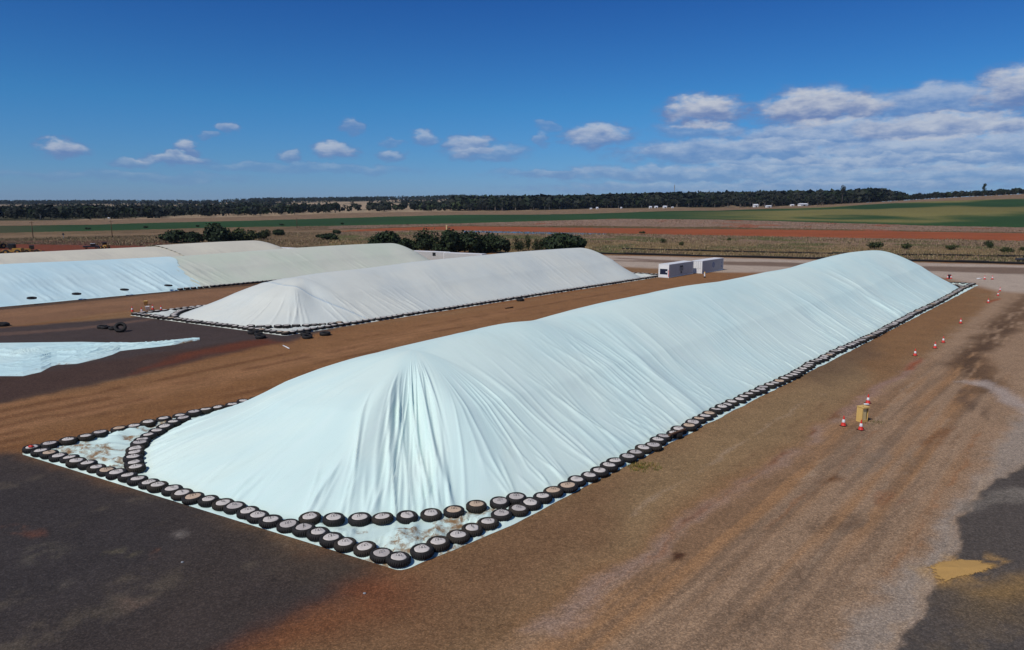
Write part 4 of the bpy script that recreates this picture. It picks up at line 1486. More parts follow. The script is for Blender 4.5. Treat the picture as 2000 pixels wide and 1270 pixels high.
rod('pipe', (553, 676), (565, 682), .06, M_white, 'short white pipe lying on the brown lane left of center', 'pipe')
rod('stick', (987, 603.5), (1002, 601.5), .10, M_timber, 'dark stick lying on the brown lane beside the middle pile', 'stick')
rod('white_stick', (1908, 545.6), (1917, 545.4), .12, M_white, 'white stick lying beside a far cone on the apron', 'stick')
rod('white_scrap', (1687, 791), (1697, 791.5), .06, M_white, 'white scrap on the dirt in front of the cone behind the yellow box', 'scrap')


def stone(px, py, r, label, mat=M_grey):
    x, y = g(px, py)
    b = BM()
    b.lathe([(r * .5, 0), (r, r * .3), (r * .8, r * .75), (r * .3, r)], 7, cap0=True, cap1=True)
    for v in b.b.verts:
        v.co.x *= 1.25 + .2 * math.sin(v.co.y * 40)
    o = b.build('stone', mat, None, False)
    o.location = (x, y, 0)
    tag(o, label, 'stone')


stone(356, 1099, .055, 'small white stone on the dark gravel pad, left foreground')
stone(712, 1160, .055, 'small white stone on red-brown earth below the near corner')
b = BM()
b.lathe([(.30, 0), (.32, .3), (.30, .8), (.28, .82)], 16, cap0=True, cap1=True)
o = b.build('drum', M_black, None, True)
o.location = (*g(1854, 544), 0)
tag(o, 'black drum between cones behind the far pile end', 'drum')


def bucket(px, py, mat, label):
    x, y = g(px, py)
    r_ = empty('bucket', (x, y, 0))
    tag(r_, label, 'bucket')
    b = BM()
    b.lathe([(.24, 0), (.32, .62), (.35, .64), (.33, .66), (.28, .60), (.22, .1)], 16, cap0=True, cap1=True)
    b.build('body', mat, r_, True)
    b = BM()
    b.tube([(-.34, 0, .62), (-.28, 0, .85), (0, 0, .95), (.28, 0, .85), (.34, 0, .62)], .02, 6)
    b.build('handle', M_dgrey, r_, True)


bucket(288.5, 607, M_contwhite, 'pale bucket among the cones at the left tip of the middle pile')
bucket(285, 596, M_yellow, 'yellow bucket on the lane behind the left tip cones')
b = BM()
b.lathe([(.20, 0), (.20, .25), (.16, .30)], 14, cap0=True)
bo = empty('bollard', (*g(1376, 542.5), 0))
tag(bo, 'small white bollard with yellow top right of the containers', 'bollard')
b.build('base', M_black, bo, True)
b = BM()
b.lathe([(.15, .30), (.14, .95)], 14)
b.build('post', M_white, bo, True)
b = BM()
b.lathe([(.145, .95), (.12, 1.2), (.05, 1.25)], 14, cap1=True)
b.build('top', M_yellow, bo, True)
bz = BM()
bz.box(-.16, .16, -.10, .10, 0, .14, .05)
o = bz.build('red_rag', M_red, None, True)
o.location = (*g(61, 876, 0.3), 0.36)
tag(o, 'small red rag on the tyre at the left corner of the mint tarpaulin', 'rag')

# spilled grain on the dark hardstand
pts_sp = [(1806, 1110), (1830, 1096), (1880, 1092), (1925, 1095), (1958, 1104), (1940, 1112), (1905, 1124), (1868, 1130), (1842, 1142), (1828, 1136)]
pw_ = np.array([g(*p) for p in pts_sp])
cx, cy = pw_.mean(0)
vv = []
nr = 9
ang_n = 160
cumt = np.linspace(0, len(pw_), ang_n, endpoint=False)
rim = []
for t in cumt:
    i = int(t)
    f_ = t - i
    rim.append(pw_[i] * (1 - f_) + pw_[(i + 1) % len(pw_)] * f_)
rim = np.array(rim)
for k in range(nr):
    a = k / (nr - 1)
    wob_ = 1 + 0.10 * (vnoise(cumt * 2.2, cumt * 0 + 1, 7) - 0.5) * 2 + 0.025 * (vnoise(cumt * 9, cumt * 0 + 4, 8) - 0.5) * 2
    for (x, y), ww in zip(rim, wob_):
        px_, py_ = cx + (x - cx) * (1 - a) * ww, cy + (y - cy) * (1 - a) * ww
        vv.append((px_, py_, 0.005 + 0.09 * (1 - (1 - a) ** 1.5) + 0.03 * (float(vnoise(np.array([px_ * 4]), np.array([py_ * 4]), 5)[0]) - .3) * (a > 0.05)))
msp, tsp = new_mat('spilled_grain')
ps = tsp.n('ShaderNodeNewGeometry').outputs['Position']
gr = tsp.noise(ps, 22.0, 4.0, 0.7)
csp = tsp.mix(gr, lin(168, 130, 74), lin(198, 158, 98))
rimv = tsp.n('ShaderNodeSeparateColor', ins={0: tsp.n('ShaderNodeVertexColor', layer_name='Col').outputs[0]}).outputs[0]
psp = finish(tsp, csp, 0.9, gr, 0.4, 0.03, 0.1)
tsp.set(psp.inputs['Alpha'], tsp.ramp(tsp.m('ADD', rimv, tsp.m('MULTIPLY', tsp.m('SUBTRACT', tsp.noise(ps, 9.0, 5.0, 0.8), 0.5), 0.9)), 0.10, 0.22))
o = np_mesh('spilled_grain', np.array(vv), grid_faces(nr, ang_n, True), msp, col=np.repeat(np.linspace(0, 1, nr), ang_n)[:, None] * np.ones((1, 3)))
tag(o, 'patch of golden spilled grain on dark gravel, bottom right', 'spilled grain', kind='stuff')

# ------------------------------------------------------------------ shipping containers
def text_mesh(txt, size, bold=0.0):
    cu = bpy.data.curves.new('lettering', 'FONT')
    cu.body = txt
    cu.size = size
    cu.align_x = 'CENTER'
    cu.extrude = 0.004
    cu.offset = bold
    tmp = bpy.data.objects.new('tmp', cu)
    COL.objects.link(tmp)
    dg = bpy.context.evaluated_depsgraph_get()
    me = bpy.data.meshes.new_from_object(tmp.evaluated_get(dg))
    bpy.data.objects.remove(tmp)
    return me


CL, CWD, CH = 12.19, 2.44, 2.9


def container(x, y, rz, label, kind, flip=False):
    """origin: near right bottom corner region; local +X runs along the length, -Y is the right-hand long side"""
    r_ = empty('shipping_container', (x, y, 0), rz)
    tag(r_, label, 'container', 'white refrigerated shipping containers')
    b = BM()
    b.box(0.09, CL - 0.09, 0.05, CWD - 0.05, 0.14, CH - 0.09)
    n = 44
    for k in range(n):                                   # shallow side panel ribs
        xa = 0.3 + (CL - 0.6) * (k + .2) / n
        b.box(xa, xa + 0.10, 0.028, 0.05, 0.26, CH - 0.22)
        b.box(xa, xa + 0.10, CWD - 0.05, CWD - 0.028, 0.26, CH - 0.22)
    b.build('body', M_contshade, r_)
    b = BM()
    for (xa, ya) in ((0, 0), (0, CWD - .16), (CL - .16, 0), (CL - .16, CWD - .16)):
        b.box(xa, xa + .16, ya, ya + .16, 0.0, CH, .012)
    for ya in (0.008, CWD - .118):
        b.box(.16, CL - .16, ya, ya + .11, .045, .20)
        b.box(.16, CL - .16, ya, ya + .11, CH - .13, CH - .012)
    for xa in (0.008, CL - .118):
        b.box(xa, xa + .11, .16, CWD - .16, .05, .22)
        b.box(xa, xa + .11, .16, CWD - .16, CH - .14, CH - .012)
    b.build('frame', M_contwhite, r_)
    b = BM()
    b.box(.12, CL - .12, .12, CWD - .12, CH - .089, CH - .02)
    b.build('roof', M_contwhite, r_)
    near_unit = kind != 'doors'
    if near_unit:                                        # refrigeration unit end
        b = BM()
        b.box(.03, .088, .17, CWD - .17, 1.90, CH - .15)
        b.box(.03, .088, .17, .34, .23, 1.895)
        b.box(.03, .088, CWD - .34, CWD - .17, .23, 1.895)
        b.box(.03, .088, .345, CWD - .345, .23, .70)
        b.box(.02, .029, .6, CWD - .6, .40, .66)
        b.build('unit_panel', M_contwhite, r_)
        b = BM()
        b.box(.05, .085, .35, CWD - .35, .705, 1.89)
        b.box(.02, .049, .50, 1.05, 1.0, 1.6)
        b.lathe([(.26, 0), (.26, .03), (.05, .035)], 18, cap1=True, mat=Matrix.Translation((.049, 1.5, 1.35)) @ Matrix.Rotation(-math.pi / 2, 4, 'Y'))
        b.build('cooling_unit', M_navy, r_)
        b = BM()
        b.box(.012, .05, .40, .75, 1.15, 1.42)
        b.build('control_box', M_white, r_)
        b = BM()
        b.box(-.004, .004, .02, .14, .25, 1.7)
        b.build('red_stripe', M_red, r_)
    else:
        b = BM()
        b.box(.04, .088, .17, CWD / 2 - .01, .23, CH - .15, .01)
        b.box(.04, .088, CWD / 2 + .01, CWD - .17, .23, CH - .15, .01)
        b.build('doors', M_contwhite, r_)
        b = BM()
        for yy in (.45, .95, 1.5, 2.0):
            b.tube([(.015, yy, .25), (.015, yy, CH - .18)], .022, 6)
            b.box(-.005, .02, yy - .02, yy + .22, 1.15, 1.19)
        b.build('lock_rods', M_grey, r_)
    if kind == 'unit':
        for tx, sz, zz in (('m', 2.3, 1.22), ('sc', 1.0, 0.62)):
            me = text_mesh(tx, sz, 0.045 if tx == 'm' else 0.03)
            me.materials.append(M_black)
            o = link('logo', me, None, r_)
            o.rotation_euler = (math.pi / 2, 0, 0)
            o.location = (6.1, 0.018, zz)
    if kind == 'doors':
        b = BM()
        b.lathe([(.62, 0), (.62, .012), (.46, .012), (.46, 0)], 28, mat=Matrix.Translation((6.4, .028, 1.62)) @ Matrix.Rotation(math.pi / 2, 4, 'X'))
        for zz in (1.35, 1.62, 1.9):
            b.box(5.95, 6.85, .016, .028, zz - .05, zz + .05)
        b.build('round_emblem', M_blue_print, r_)
        b = BM()
        for i, zz in enumerate((1.95, 1.8, 1.15, 1.0, .85)):
            b.box(10.9, 11.5 - .1 * (i % 2), .014, .027, zz - .05, zz + .05)
        b.build('markings', M_blue_print, r_)
    return r_


cd = math.atan2(0.782, 0.623)
cxy = g(1306, 543.5)
container(cxy[0], cxy[1], cd, 'white container nearest the middle pile, its dark cooling unit facing the camera', 'unit')
container(cxy[0] + .623 * 13.6 + 1.15, cxy[1] + .782 * 13.6 - .92, cd, 'white container with closed doors and round emblem, right behind the first', 'doors')
ca = math.atan2(-0.493, 0.87)
for (px, py, lb, kd) in [(519, 481, 'white container roof showing above the sage sheet ridge', 'side'), (800, 488, 'white container with a dark window, behind the dip of two pile ridges', 'side'), (866, 491.5, 'white container mostly hidden behind the grey-white pile ridge, right of the dark window', 'side')]:
    x, y = g(px, py, CH)
    rc_ = container(x, y, ca, lb, kd)
    rc_.scale = (1, 1, .9)
    if px == 800:
        b = BM()
        xx, yy = g(852, 493.5, 2.0)
        b.box(-.5, .5, -.03, .03, -.5, .5, .02)
        # on the container's near long side
        root_c = bpy.data.objects[[o.name for o in COL.objects if o.name.startswith('shipping_container')][-1]]
        w_ = b.build('window', M_glass, root_c)
        w_.location = (8.4, -0.005, 2.15)

# ------------------------------------------------------------------ low black barriers along the yard's far edge
def barrier(pts, label, hgt=0.55):
    P_ = [g(*p) for p in pts]
    x0, y0 = P_[0]
    r_ = empty('low_barrier', (x0, y0, 0))
    tag(r_, label, 'barrier', 'low black barriers at the yard edge')
    b = BM()
    tot = []
    for (a, c) in zip(P_[:-1], P_[1:]):
        L_ = math.hypot(c[0] - a[0], c[1] - a[1])
        n = max(1, int(L_ / 6))
        for i in range(n):
            t0, t1 = i / n, (i + 1) / n
            q0 = (a[0] + (c[0] - a[0]) * t0 - x0, a[1] + (c[1] - a[1]) * t0 - y0)
            q1_ = (a[0] + (c[0] - a[0]) * t1 - x0, a[1] + (c[1] - a[1]) * t1 - y0)
            hh = hgt * rng.uniform(.8, 1.15)
            b.tube([(q0[0], q0[1], hh / 2), (q1_[0], q1_[1], hh / 2 + rng.uniform(-.05, .05))], hh / 2, 6)
    b.build('rail', M_fence, r_)
    return r_


barrier([(1100, 494), (1180, 496.5), (1300, 499.5), (1500, 504.5), (1800, 511), (2000, 516.5), (2350, 526)], 'low black barrier between the gravel apron and dry grass, nearer of two', 0.62)
barrier([(1215, 486.5), (1300, 489), (1500, 494), (1800, 499), (2000, 502.5), (2350, 510)], 'low black barrier crossing the dry grass, farther of two', 0.5)

# ------------------------------------------------------------------ foliage
def leaf_cloud(lobes, n, size, seed, cols, flat=0.0):
    """leaf-sized quads through the crown's lobes; returns verts, faces, colours"""
    r = np.random.default_rng(seed)
    lob = np.array(lobes, float)
    vol = (lob[:, 3] * lob[:, 4] * lob[:, 5]) ** (2 / 3)
    idx = r.choice(len(lob), n, p=vol / vol.sum())
    d = r.normal(size=(n, 3))
    d /= np.linalg.norm(d, axis=1)[:, None]
    rad = r.uniform(0.35, 1.0, n) ** 0.45 * r.uniform(0.82, 1.12, n)
    c = lob[idx, :3] + d * lob[idx, 3:6] * rad[:, None]
    nrm = d + r.normal(size=(n, 3)) * 0.6 + np.array([0, 0, 0.35])
    nrm /= np.linalg.norm(nrm, axis=1)[:, None]
    a = np.cross(nrm, r.normal(size=(n, 3)))
    a /= np.linalg.norm(a, axis=1)[:, None] + 1e-9
    b = np.cross(nrm, a)
    s = size * r.uniform(0.6, 1.4, n)[:, None]
    v = np.stack([c - a * s - b * s * .6, c + a * s - b * s * .6, c + a * s * .6 + b * s * .7, c - a * s * .6 + b * s * .7], 1).reshape(-1, 3)
    f = np.arange(n * 4).reshape(-1, 4)
    pick = r.integers(0, len(cols), n)
    col = np.array(cols)[pick] * r.uniform(0.7, 1.3, (n, 1))
    return v, f, np.repeat(col, 4, axis=0)


DG = [lin(44, 56, 32), lin(36, 48, 28), lin(54, 64, 36), lin(40, 50, 34)]
OG = [lin(70, 74, 40), lin(58, 66, 38), lin(84, 84, 46)]
GUM = [lin(44, 50, 42), lin(36, 42, 38), lin(52, 56, 44), lin(60, 62, 50)]


def bush_lobes(wd, ht, n, seed, tall=1.0):
    r = random.Random(seed)
    out = []
    for k in range(n):
        a = r.uniform(0, 6.28)
        q_ = r.uniform(0, 0.62) ** 0.8
        h_ = r.uniform(0.35, 0.72) * ht * (1 - 0.35 * q_)
        rr_ = r.uniform(0.22, 0.40)
        out.append((math.cos(a) * q_ * wd / 2, math.sin(a) * q_ * wd / 2, h_, wd * rr_ * .62, wd * rr_ * .62, min(h_ * .95, ht * r.uniform(.24, .38) * tall)))
    return out


def shrub(px, py, wpx, hpx, label, seed, cols=DG, name='shrub', n=1500, group='dark shrubs behind the piles', tall=1.0):
    x, y = g(px, py)
    dep = y * math.cos(PITCH) + H * math.sin(PITCH)
    wd, ht = wpx * dep / F * (1.4 if name == 'tree' else 1.3), hpx * dep / F * 1.08
    r_ = empty(name, (x, y, -0.05))
    tag(r_, label, 'tree' if name != 'shrub' else 'shrub', group)
    lob = bush_lobes(wd, ht, 14 if wpx > 30 else 9, seed, tall)
    v, f, c = leaf_cloud(lob, n, max(0.10, wd * 0.030), seed, cols)
    v[:, 2] = np.maximum(v[:, 2], 0.0)
    np_mesh('crown', v, f, M_leaf, r_, False, None, c)
    b = BM()
    rr_ = random.Random(seed)
    for k in range(4):
        l_ = rr_.choice(lob)
        b.tube([(rr_.uniform(-.2, .2), rr_.uniform(-.2, .2), 0), (l_[0] * .5, l_[1] * .5, l_[2] * .5), (l_[0], l_[1], l_[2])], [.12, .08, .03], 5)
    b.build('stem', M_bark, r_, True)


SH = [(345, 474, 54, 26, 'rounded dark green shrub, left end of the clump behind the far-left pile'),
      (383, 475, 42, 24, 'smaller dark shrub between the two round shrubs behind the far-left pile'),
      (420, 476, 66, 37, 'tallest rounded dark shrub behind the far-left pile'),
      (470, 474, 54, 27, 'olive dark shrub at the right end of the clump behind the far-left pile'),
      (515, 468, 24, 20, 'small dark shrub right of the clump, left of the scrubby hollow'),
      (545, 460, 26, 13, 'low dark shrub on the brown bank, right of the small upright one'),
      (640, 468, 40, 12, 'flat low dark shrub on the dry bank left of the dark trees'),
      (660, 457, 20, 9, 'small dark shrub higher on the dry bank'),
      (756, 490, 56, 40, 'rounded dark tree, left end of the row behind the middle ridges'),
      (795, 492, 40, 26, 'lower dark shrub right of the row left end tree'),
      (835, 493, 38, 46, 'upright dark tree with a pointed top in the row'),
      (895, 496, 64, 52, 'biggest rounded dark tree in the row behind the middle pile'),
      (955, 494, 54, 38, 'dark tree right of the biggest one in the row'),
      (988, 494, 26, 30, 'slim dark bush between the row trees and the saplings'),
      (862, 496, 30, 27, 'low dark tree filling the gap left of the biggest one'),
      (925, 496, 30, 28, 'low dark tree filling the gap right of the biggest one'),
      (1102, 489, 74, 33, 'broad dense dark bush above the far end of the middle pile')]
for i, (px, py, ww, hh, lb) in enumerate(SH):
    shrub(px, py, ww, hh, lb, 200 + i, DG if i not in (3, 4) else DG + OG, 'tree' if i >= 8 else 'shrub', 2600 if i >= 8 else 1800)
for i, (px, hh) in enumerate([(1008, 26), (1018, 28), (1032, 29), (1047, 26), (1058, 24)]):
    shrub(px, 490, 19, hh, 'slim upright green sapling, ' + ['first', 'second', 'third', 'fourth', 'fifth'][i] + ' from left beside the broad bush', 240 + i, DG + OG[:1], 'sapling', 900, 'saplings beside the broad bush', 1.4)
for i, (px, py, ww, hh, lb) in enumerate([(1295, 475, 14, 12, 'small round shrub on the grass bank, above the near container'), (1333, 480, 13, 9, 'small olive shrub on the grass bank, above the far container'),
                                          (1711, 487, 32, 17, 'dark shrub on the grass bank, behind the mint pile peak'), (1770, 487, 26, 15, 'dark shrub on the bank, second right of the mint pile peak'),
                                          (1857, 488, 24, 13, 'faded low shrub on the bank between two darker shrubs'), (1929, 484, 22, 17, 'dark round shrub standing out at right on the bank'),
                                          (1965, 493, 26, 12, 'greyish shrub on the bank nearest the right border'), (1255, 456, 14, 5, 'small green shrub at the lower edge of the red road'),
                                          (796, 441, 8, 5, 'tiny dark bush on the grass strip left of the red road'), (1998, 490, 14, 10, 'shrub cut by the right border of the photo'),
                                          (1425, 470, 10, 7, 'small shrub high on the bank right of the containers')]):
    shrub(px, py, ww * .9, hh * .9, lb, 260 + i, OG + DG[:1] if i in (1, 3, 4, 6, 7, 10) else DG + OG, 'shrub', 700, 'small shrubs on the grass bank')
for i, (px, py) in enumerate([(173, 448), (284, 446), (383, 440), (548, 433), (668, 428)]):
    x, y, z = at_y(px, py, curve_at(C3, np.array([(px - 1000) / 1400]))[0][0] + 25)
    z = zat(x, y)
    lob = bush_lobes(4.5, 1.5, 5, 300 + i)
    v, f, c = leaf_cloud(lob, 150, .3, 300 + i, DG)
    o = np_mesh('bush', v, f, M_leaf, None, False, None, c)
    o.location = (x, y, z)
    tag(o, 'tiny dark bush dotted on the green field, ' + ['first', 'second', 'third', 'fourth', 'fifth'][i] + ' from left', 'bush', 'bushes dotted on the green field')


# dry grass on the bank: countless tufts, one object
def tufts(name, label, npt, region, hgt, cols, seed, kb=5):
    r = np.random.default_rng(seed)
    x, y, sc = region(r, npt)
    n = len(x)
    z = height(x, y)
    vs, cs = [], []
    for k in range(kb):
        a = r.uniform(0, 6.28, n)
        lean = r.uniform(0.15, 0.9, n)
        hh = hgt * sc * r.uniform(0.5, 1.2, n)
        wd = hh * r.uniform(0.10, 0.22, n)
        bx_, by_ = x + r.normal(0, .35, n) * sc, y + r.normal(0, .35, n) * sc
        tx_, ty_ = bx_ + np.cos(a) * hh * lean, by_ + np.sin(a) * hh * lean
        px_, py_ = -np.sin(a) * wd, np.cos(a) * wd
        vs.append(np.stack([np.stack([bx_ - px_, by_ - py_, z - .03], 1), np.stack([bx_ + px_, by_ + py_, z - .03], 1), np.stack([tx_, ty_, z + hh], 1)], 1))
        cc = np.array(cols)[r.integers(0, len(cols), n)] * r.uniform(0.8, 1.2, (n, 1))
        cs.append(np.repeat(cc[:, None], 3, 1))
    v = np.concatenate(vs).reshape(-1, 3)
    c = np.concatenate(cs).reshape(-1, 3)
    f = np.arange(len(v)).reshape(-1, 3)
    o = np_mesh(name, v, f, M_leaf, None, False, None, c)
    tag(o, label, 'grass', kind='stuff')


def bank_region(r, n):
    u = r.uniform(-0.8, 0.85, n)
    a = curve_at(C0, u)[0] + 1.5
    b2 = curve_at(C1, u)[0] - 1
    t = r.uniform(0, 1, n) ** 1.15
    y = a + (b2 - a) * t
    keepm = fbm(u * y * 0.06, y * 0.06, 131) + r.uniform(-.25, .25, n) > 0.44
    y = y[keepm]
    u = u[keepm]
    return u * y, y, 0.6 + 1.1 * fbm(u * y * 0.04, y * 0.04, 133)


tufts('dry_grass', 'dry straw and olive grass tufts covering the bank behind the yard', 52000, bank_region, 0.5,
      [lin(150, 128, 98), lin(138, 114, 92), lin(106, 100, 66), lin(166, 146, 112), lin(122, 98, 82), lin(88, 88, 54)], 5, 4)


def strip_region(r, n):
    u = r.uniform(-0.3, 0.85, n)
    a = curve_at(C2, u)[0] + 1
    b2 = curve_at(C3, u)[0] - 2
    y = a + (b2 - a) * r.uniform(0, 1, n)
    return u * y, y, 0.7 + 0.8 * fbm(u * y * 0.03, y * 0.03, 137)


tufts('dry_reeds', 'pale brown dry grass strip between the red road and green field', 16000, strip_region, 0.5,
      [lin(158, 130, 112), lin(146, 116, 98), lin(132, 108, 86), lin(112, 98, 62)], 6, 3)


def weed_region(r, n):
    cx_, cy_ = g(1254, 914)
    a = r.uniform(0, 6.28, n)
    q_ = r.uniform(0, 1, n) ** .7
    return cx_ + np.cos(a) * q_ * 1.0 + q_ * .2, cy_ + np.sin(a) * q_ * .8, np.full(n, .35)


tufts('weeds', 'small green and straw weed patch beside the tyre row', 90, weed_region, 0.42, [lin(110, 112, 50), lin(150, 122, 64), lin(86, 98, 40)], 8, 5)


def weed2(r, n):
    cx_, cy_ = g(1702, 824)
    a = r.uniform(0, 6.28, n)
    q_ = r.uniform(0, 1, n) ** .7
    return cx_ + np.cos(a) * q_ * .9, cy_ + np.sin(a) * q_ * .7, np.full(n, .3)


tufts('weeds', 'thin dry weeds right of the yellow box', 40, weed2, 0.40, [lin(120, 108, 70), lin(98, 100, 60)], 9, 4)

# ---- trees one can tell apart in the far belt
def tree_meshes(seed, ht, wd, n, cols, trunk_frac=0.35, lobes=8, slim=False):
    r = random.Random(seed)
    lob = []
    for k in range(lobes):
        a = r.uniform(0, 6.28)
        t = r.uniform(0, 1)
        q_ = r.uniform(0.1, 0.6) * (1 - 0.5 * t)
        lob.append((math.cos(a) * q_ * wd / 2, math.sin(a) * q_ * wd / 2, ht * (trunk_frac + (0.9 - trunk_frac) * t), wd * r.uniform(.18, .30), wd * r.uniform(.18, .30), ht * r.uniform(.09, .15)))
    v, f, c = leaf_cloud(lob, n, max(0.25, wd * .045), seed, cols)
    v[:, 2] = np.maximum(v[:, 2], 0.3)
    me = np_mesh('crown', v, f, M_leaf, None, False, None, c)
    cm = me.data
    bpy.data.objects.remove(me)
    b = BM()
    b.tube([(0, 0, -.3), (.1 * r.uniform(-1, 1), .1, ht * .3), (.3 * r.uniform(-1, 1), 0, ht * .6), (0, .2, ht * .85)], [wd * .045, wd * .035, wd * .022, wd * .008], 6)
    for l_ in lob[:5]:
        b.tube([(0, 0, max(ht * .2, l_[2] * .55)), (l_[0] * .6, l_[1] * .6, l_[2] * .85), (l_[0], l_[1], l_[2])], [wd * .02, wd * .013, wd * .006], 5)
    tm = b.mesh('trunk', True)
    tm.materials.append(M_palebark if r.random() < 0.5 else M_bark)
    return cm, tm


TREE_LIB = [tree_meshes(400 + i, 15, 11 + 1.5 * (i % 3), 620, GUM if i % 2 else GUM + DG, 0.30 + .05 * (i % 3)) for i in range(6)]


def far_tree(name, x, y, sc, lib, label, group, rz=0.0):
    r_ = empty(name, (x, y, zat(x, y) - .1), rz)
    r_.scale = (sc[0], sc[0], sc[1])
    tag(r_, label, 'tree', group)
    for nm, me in (('crown', lib[0]), ('trunk', lib[1])):
        o = bpy.data.objects.new(nm, me)
        COL.objects.link(o)
        o.parent = r_
    return r_


tg = random.Random(15)


def u_of(px):
    return (px - 1000) / 1404.0


def belt_tree(px, hpx, off, label, lib, group, wf=1.0):
    u = u_of(px)
    y = float(curve_at(C5, np.array([u]))[0][0]) + off
    k = hpx * y / F / 15.0
    return far_tree('gum_tree', u * y, y, (k * wf, k), lib, label, group, tg.uniform(0, 6))


# named ones
tall = tree_meshes(470, 15, 6.5, 420, GUM, .62, 5)
belt_tree(1643, 40, 4, 'tall thin gum tree with a bare trunk and top tuft, rising over the belt', tall, 'gum trees standing out of the far belt', 0.9)
con = tree_meshes(471, 15, 7, 900, DG, .25, 14)
belt_tree(1917, 24, 14, 'dark pointed tree sticking up above the skyline on the right hill', con, 'gum trees standing out of the far belt', 1.0)
pale = tree_meshes(472, 15, 13, 480, GUM + [lin(96, 96, 78)], .45, 7)
belt_tree(1464, 31, -8, 'gum tree with pale trunk left of the white sheds', pale, 'gum trees standing out of the far belt', 1.0)
for (px, h_, of, lb, w_) in [(1421, 30, -20, 'dark gum tree standing forward of the belt, left of the pale-trunked one', .75), (1446, 22, -14, 'small dark gum tree beside the pale-trunked gum on its left', .8),
                             (1493, 30, -26, 'broad dark gum tree between the white house and white shed', 1.2), (1507, 24, -30, 'dark gum tree just right of the broad one, by the white shed', .9),
                             (1596, 19, -14, 'dark gum tree at the field edge right of the long white shed', 1.1), (1553, 20, 18, 'dark gum tree right behind the small white shed', 1.0),
                             (1345, 19, 14, 'dark gum tree behind the white houses in the belt', 1.1), (655, 21, 30, 'large dark gum tree standing at the left end of the tan clearing', 1.3),
                             (575, 20, 22, 'dark gum tree left of the tan clearing', 1.1), (632, 14, 40, 'small gum tree left of the large dark one by the clearing', 1.0), (686, 8, 60, 'tiny round tree alone in the tan clearing', 1.0),
                             (78, 25, 20, 'tall dark rounded tree at the far left of the belt', 1.3), (1790, 13, 12, 'rounded tree on the hill crest, left of the pointed one', 1.5), (1820, 13, 12, 'spreading tree on the hill crest, nearer the pointed one', 1.6),
                             (1960, 11, 12, 'low tree on the hill crest right of the pointed one', 1.5)]:
    belt_tree(px, h_, of, lb, TREE_LIB[tg.randrange(6)], 'gum trees standing out of the far belt', w_)
for i in range(130):
    px = tg.uniform(905, 1700)
    belt_tree(px, tg.uniform(15, 23), tg.uniform(4, 40), 'dark gum tree in the front of the long belt behind the green field', TREE_LIB[tg.randrange(6)], 'gum trees of the right belt', tg.uniform(.8, 1.3))
for i in range(28):
    px = tg.uniform(1700, 2020)
    belt_tree(px, tg.uniform(6, 11), tg.uniform(10, 40), 'small dark tree along the crest of the right hill', TREE_LIB[tg.randrange(6)], 'trees along the hill crest', tg.uniform(1.1, 1.8))
for i in range(80):
    px = tg.uniform(-20, 640)
    belt_tree(px, tg.uniform(9, 16), tg.uniform(5, 90), 'dark gum tree in the left belt beyond the field', TREE_LIB[tg.randrange(6)], 'gum trees of the left belt', tg.uniform(.9, 1.5))

# ---- distant woodland: one mass
def woodland(name, label, pts, quads, seed, cols):
    """pts: x, y, height, width arrays"""
    r = np.random.default_rng(seed)
    x, y, h_, w_ = pts
    n = len(x)
    z = height(x, y)
    d = r.normal(size=(n, quads, 3))
    d /= np.linalg.norm(d, axis=2)[..., None]
    rad = r.uniform(0.3, 1.0, (n, quads, 1)) ** 0.5
    off = d * rad
    c = np.stack([x[:, None] + off[..., 0] * w_[:, None] / 2, y[:, None] + off[..., 1] * w_[:, None] / 2, z[:, None] + h_[:, None] * (0.56 + 0.44 * off[..., 2])], -1).reshape(-1, 3)
    nn = (d + r.normal(size=d.shape) * .5 + np.array([0, 0, .3])).reshape(-1, 3)
    nn /= np.linalg.norm(nn, axis=1)[:, None]
    a = np.cross(nn, r.normal(size=nn.shape))
    a /= np.linalg.norm(a, axis=1)[:, None] + 1e-9
    b = np.cross(nn, a)
    s = (np.repeat(w_, quads) * r.uniform(.10, .22, n * quads))[:, None]
    v = np.stack([c - a * s - b * s * .7, c + a * s - b * s * .7, c + a * s * .7 + b * s * .8, c - a * s * .7 + b * s * .8], 1).reshape(-1, 3)
    tint = 0.72 * r.uniform(.6, 1.4, (n, 1, 1)) * np.array(cols)[r.integers(0, len(cols), n)][:, None, :] * r.uniform(.8, 1.2, (n, quads, 1))
    col = np.repeat(tint.reshape(-1, 3), 4, 0)
    o = np_mesh(name, v, np.arange(len(v)).reshape(-1, 4), M_leaf, None, False, None, col)
    tag(o, label, 'woodland', kind='stuff')


def scatter(n, seed, ulo, uhi, ylo, yhi, dens, hlo, hhi):
    r = np.random.default_rng(seed)
    u = r.uniform(ulo, uhi, n)
    a, b = ylo(u), yhi(u)
    t = r.uniform(0, 1, n)
    y = a + (b - a) * t
    x = u * y
    k = dens(x, y, u) > r.uniform(0, 1, n)
    x, y = x[k], y[k]
    h_ = r.uniform(hlo, hhi, len(x))
    return x, y, h_, h_ * r.uniform(.7, 1.2, len(x))


c5 = lambda u: curve_at(C5, u)[0]
c6 = lambda u: curve_at(C6, u)[0]


def clear_d(x, y, u):
    cl_ = fbm(x * 0.006, y * 0.0022, 61)
    return np.where(cl_ > 0.51, 0.03, 1.0)


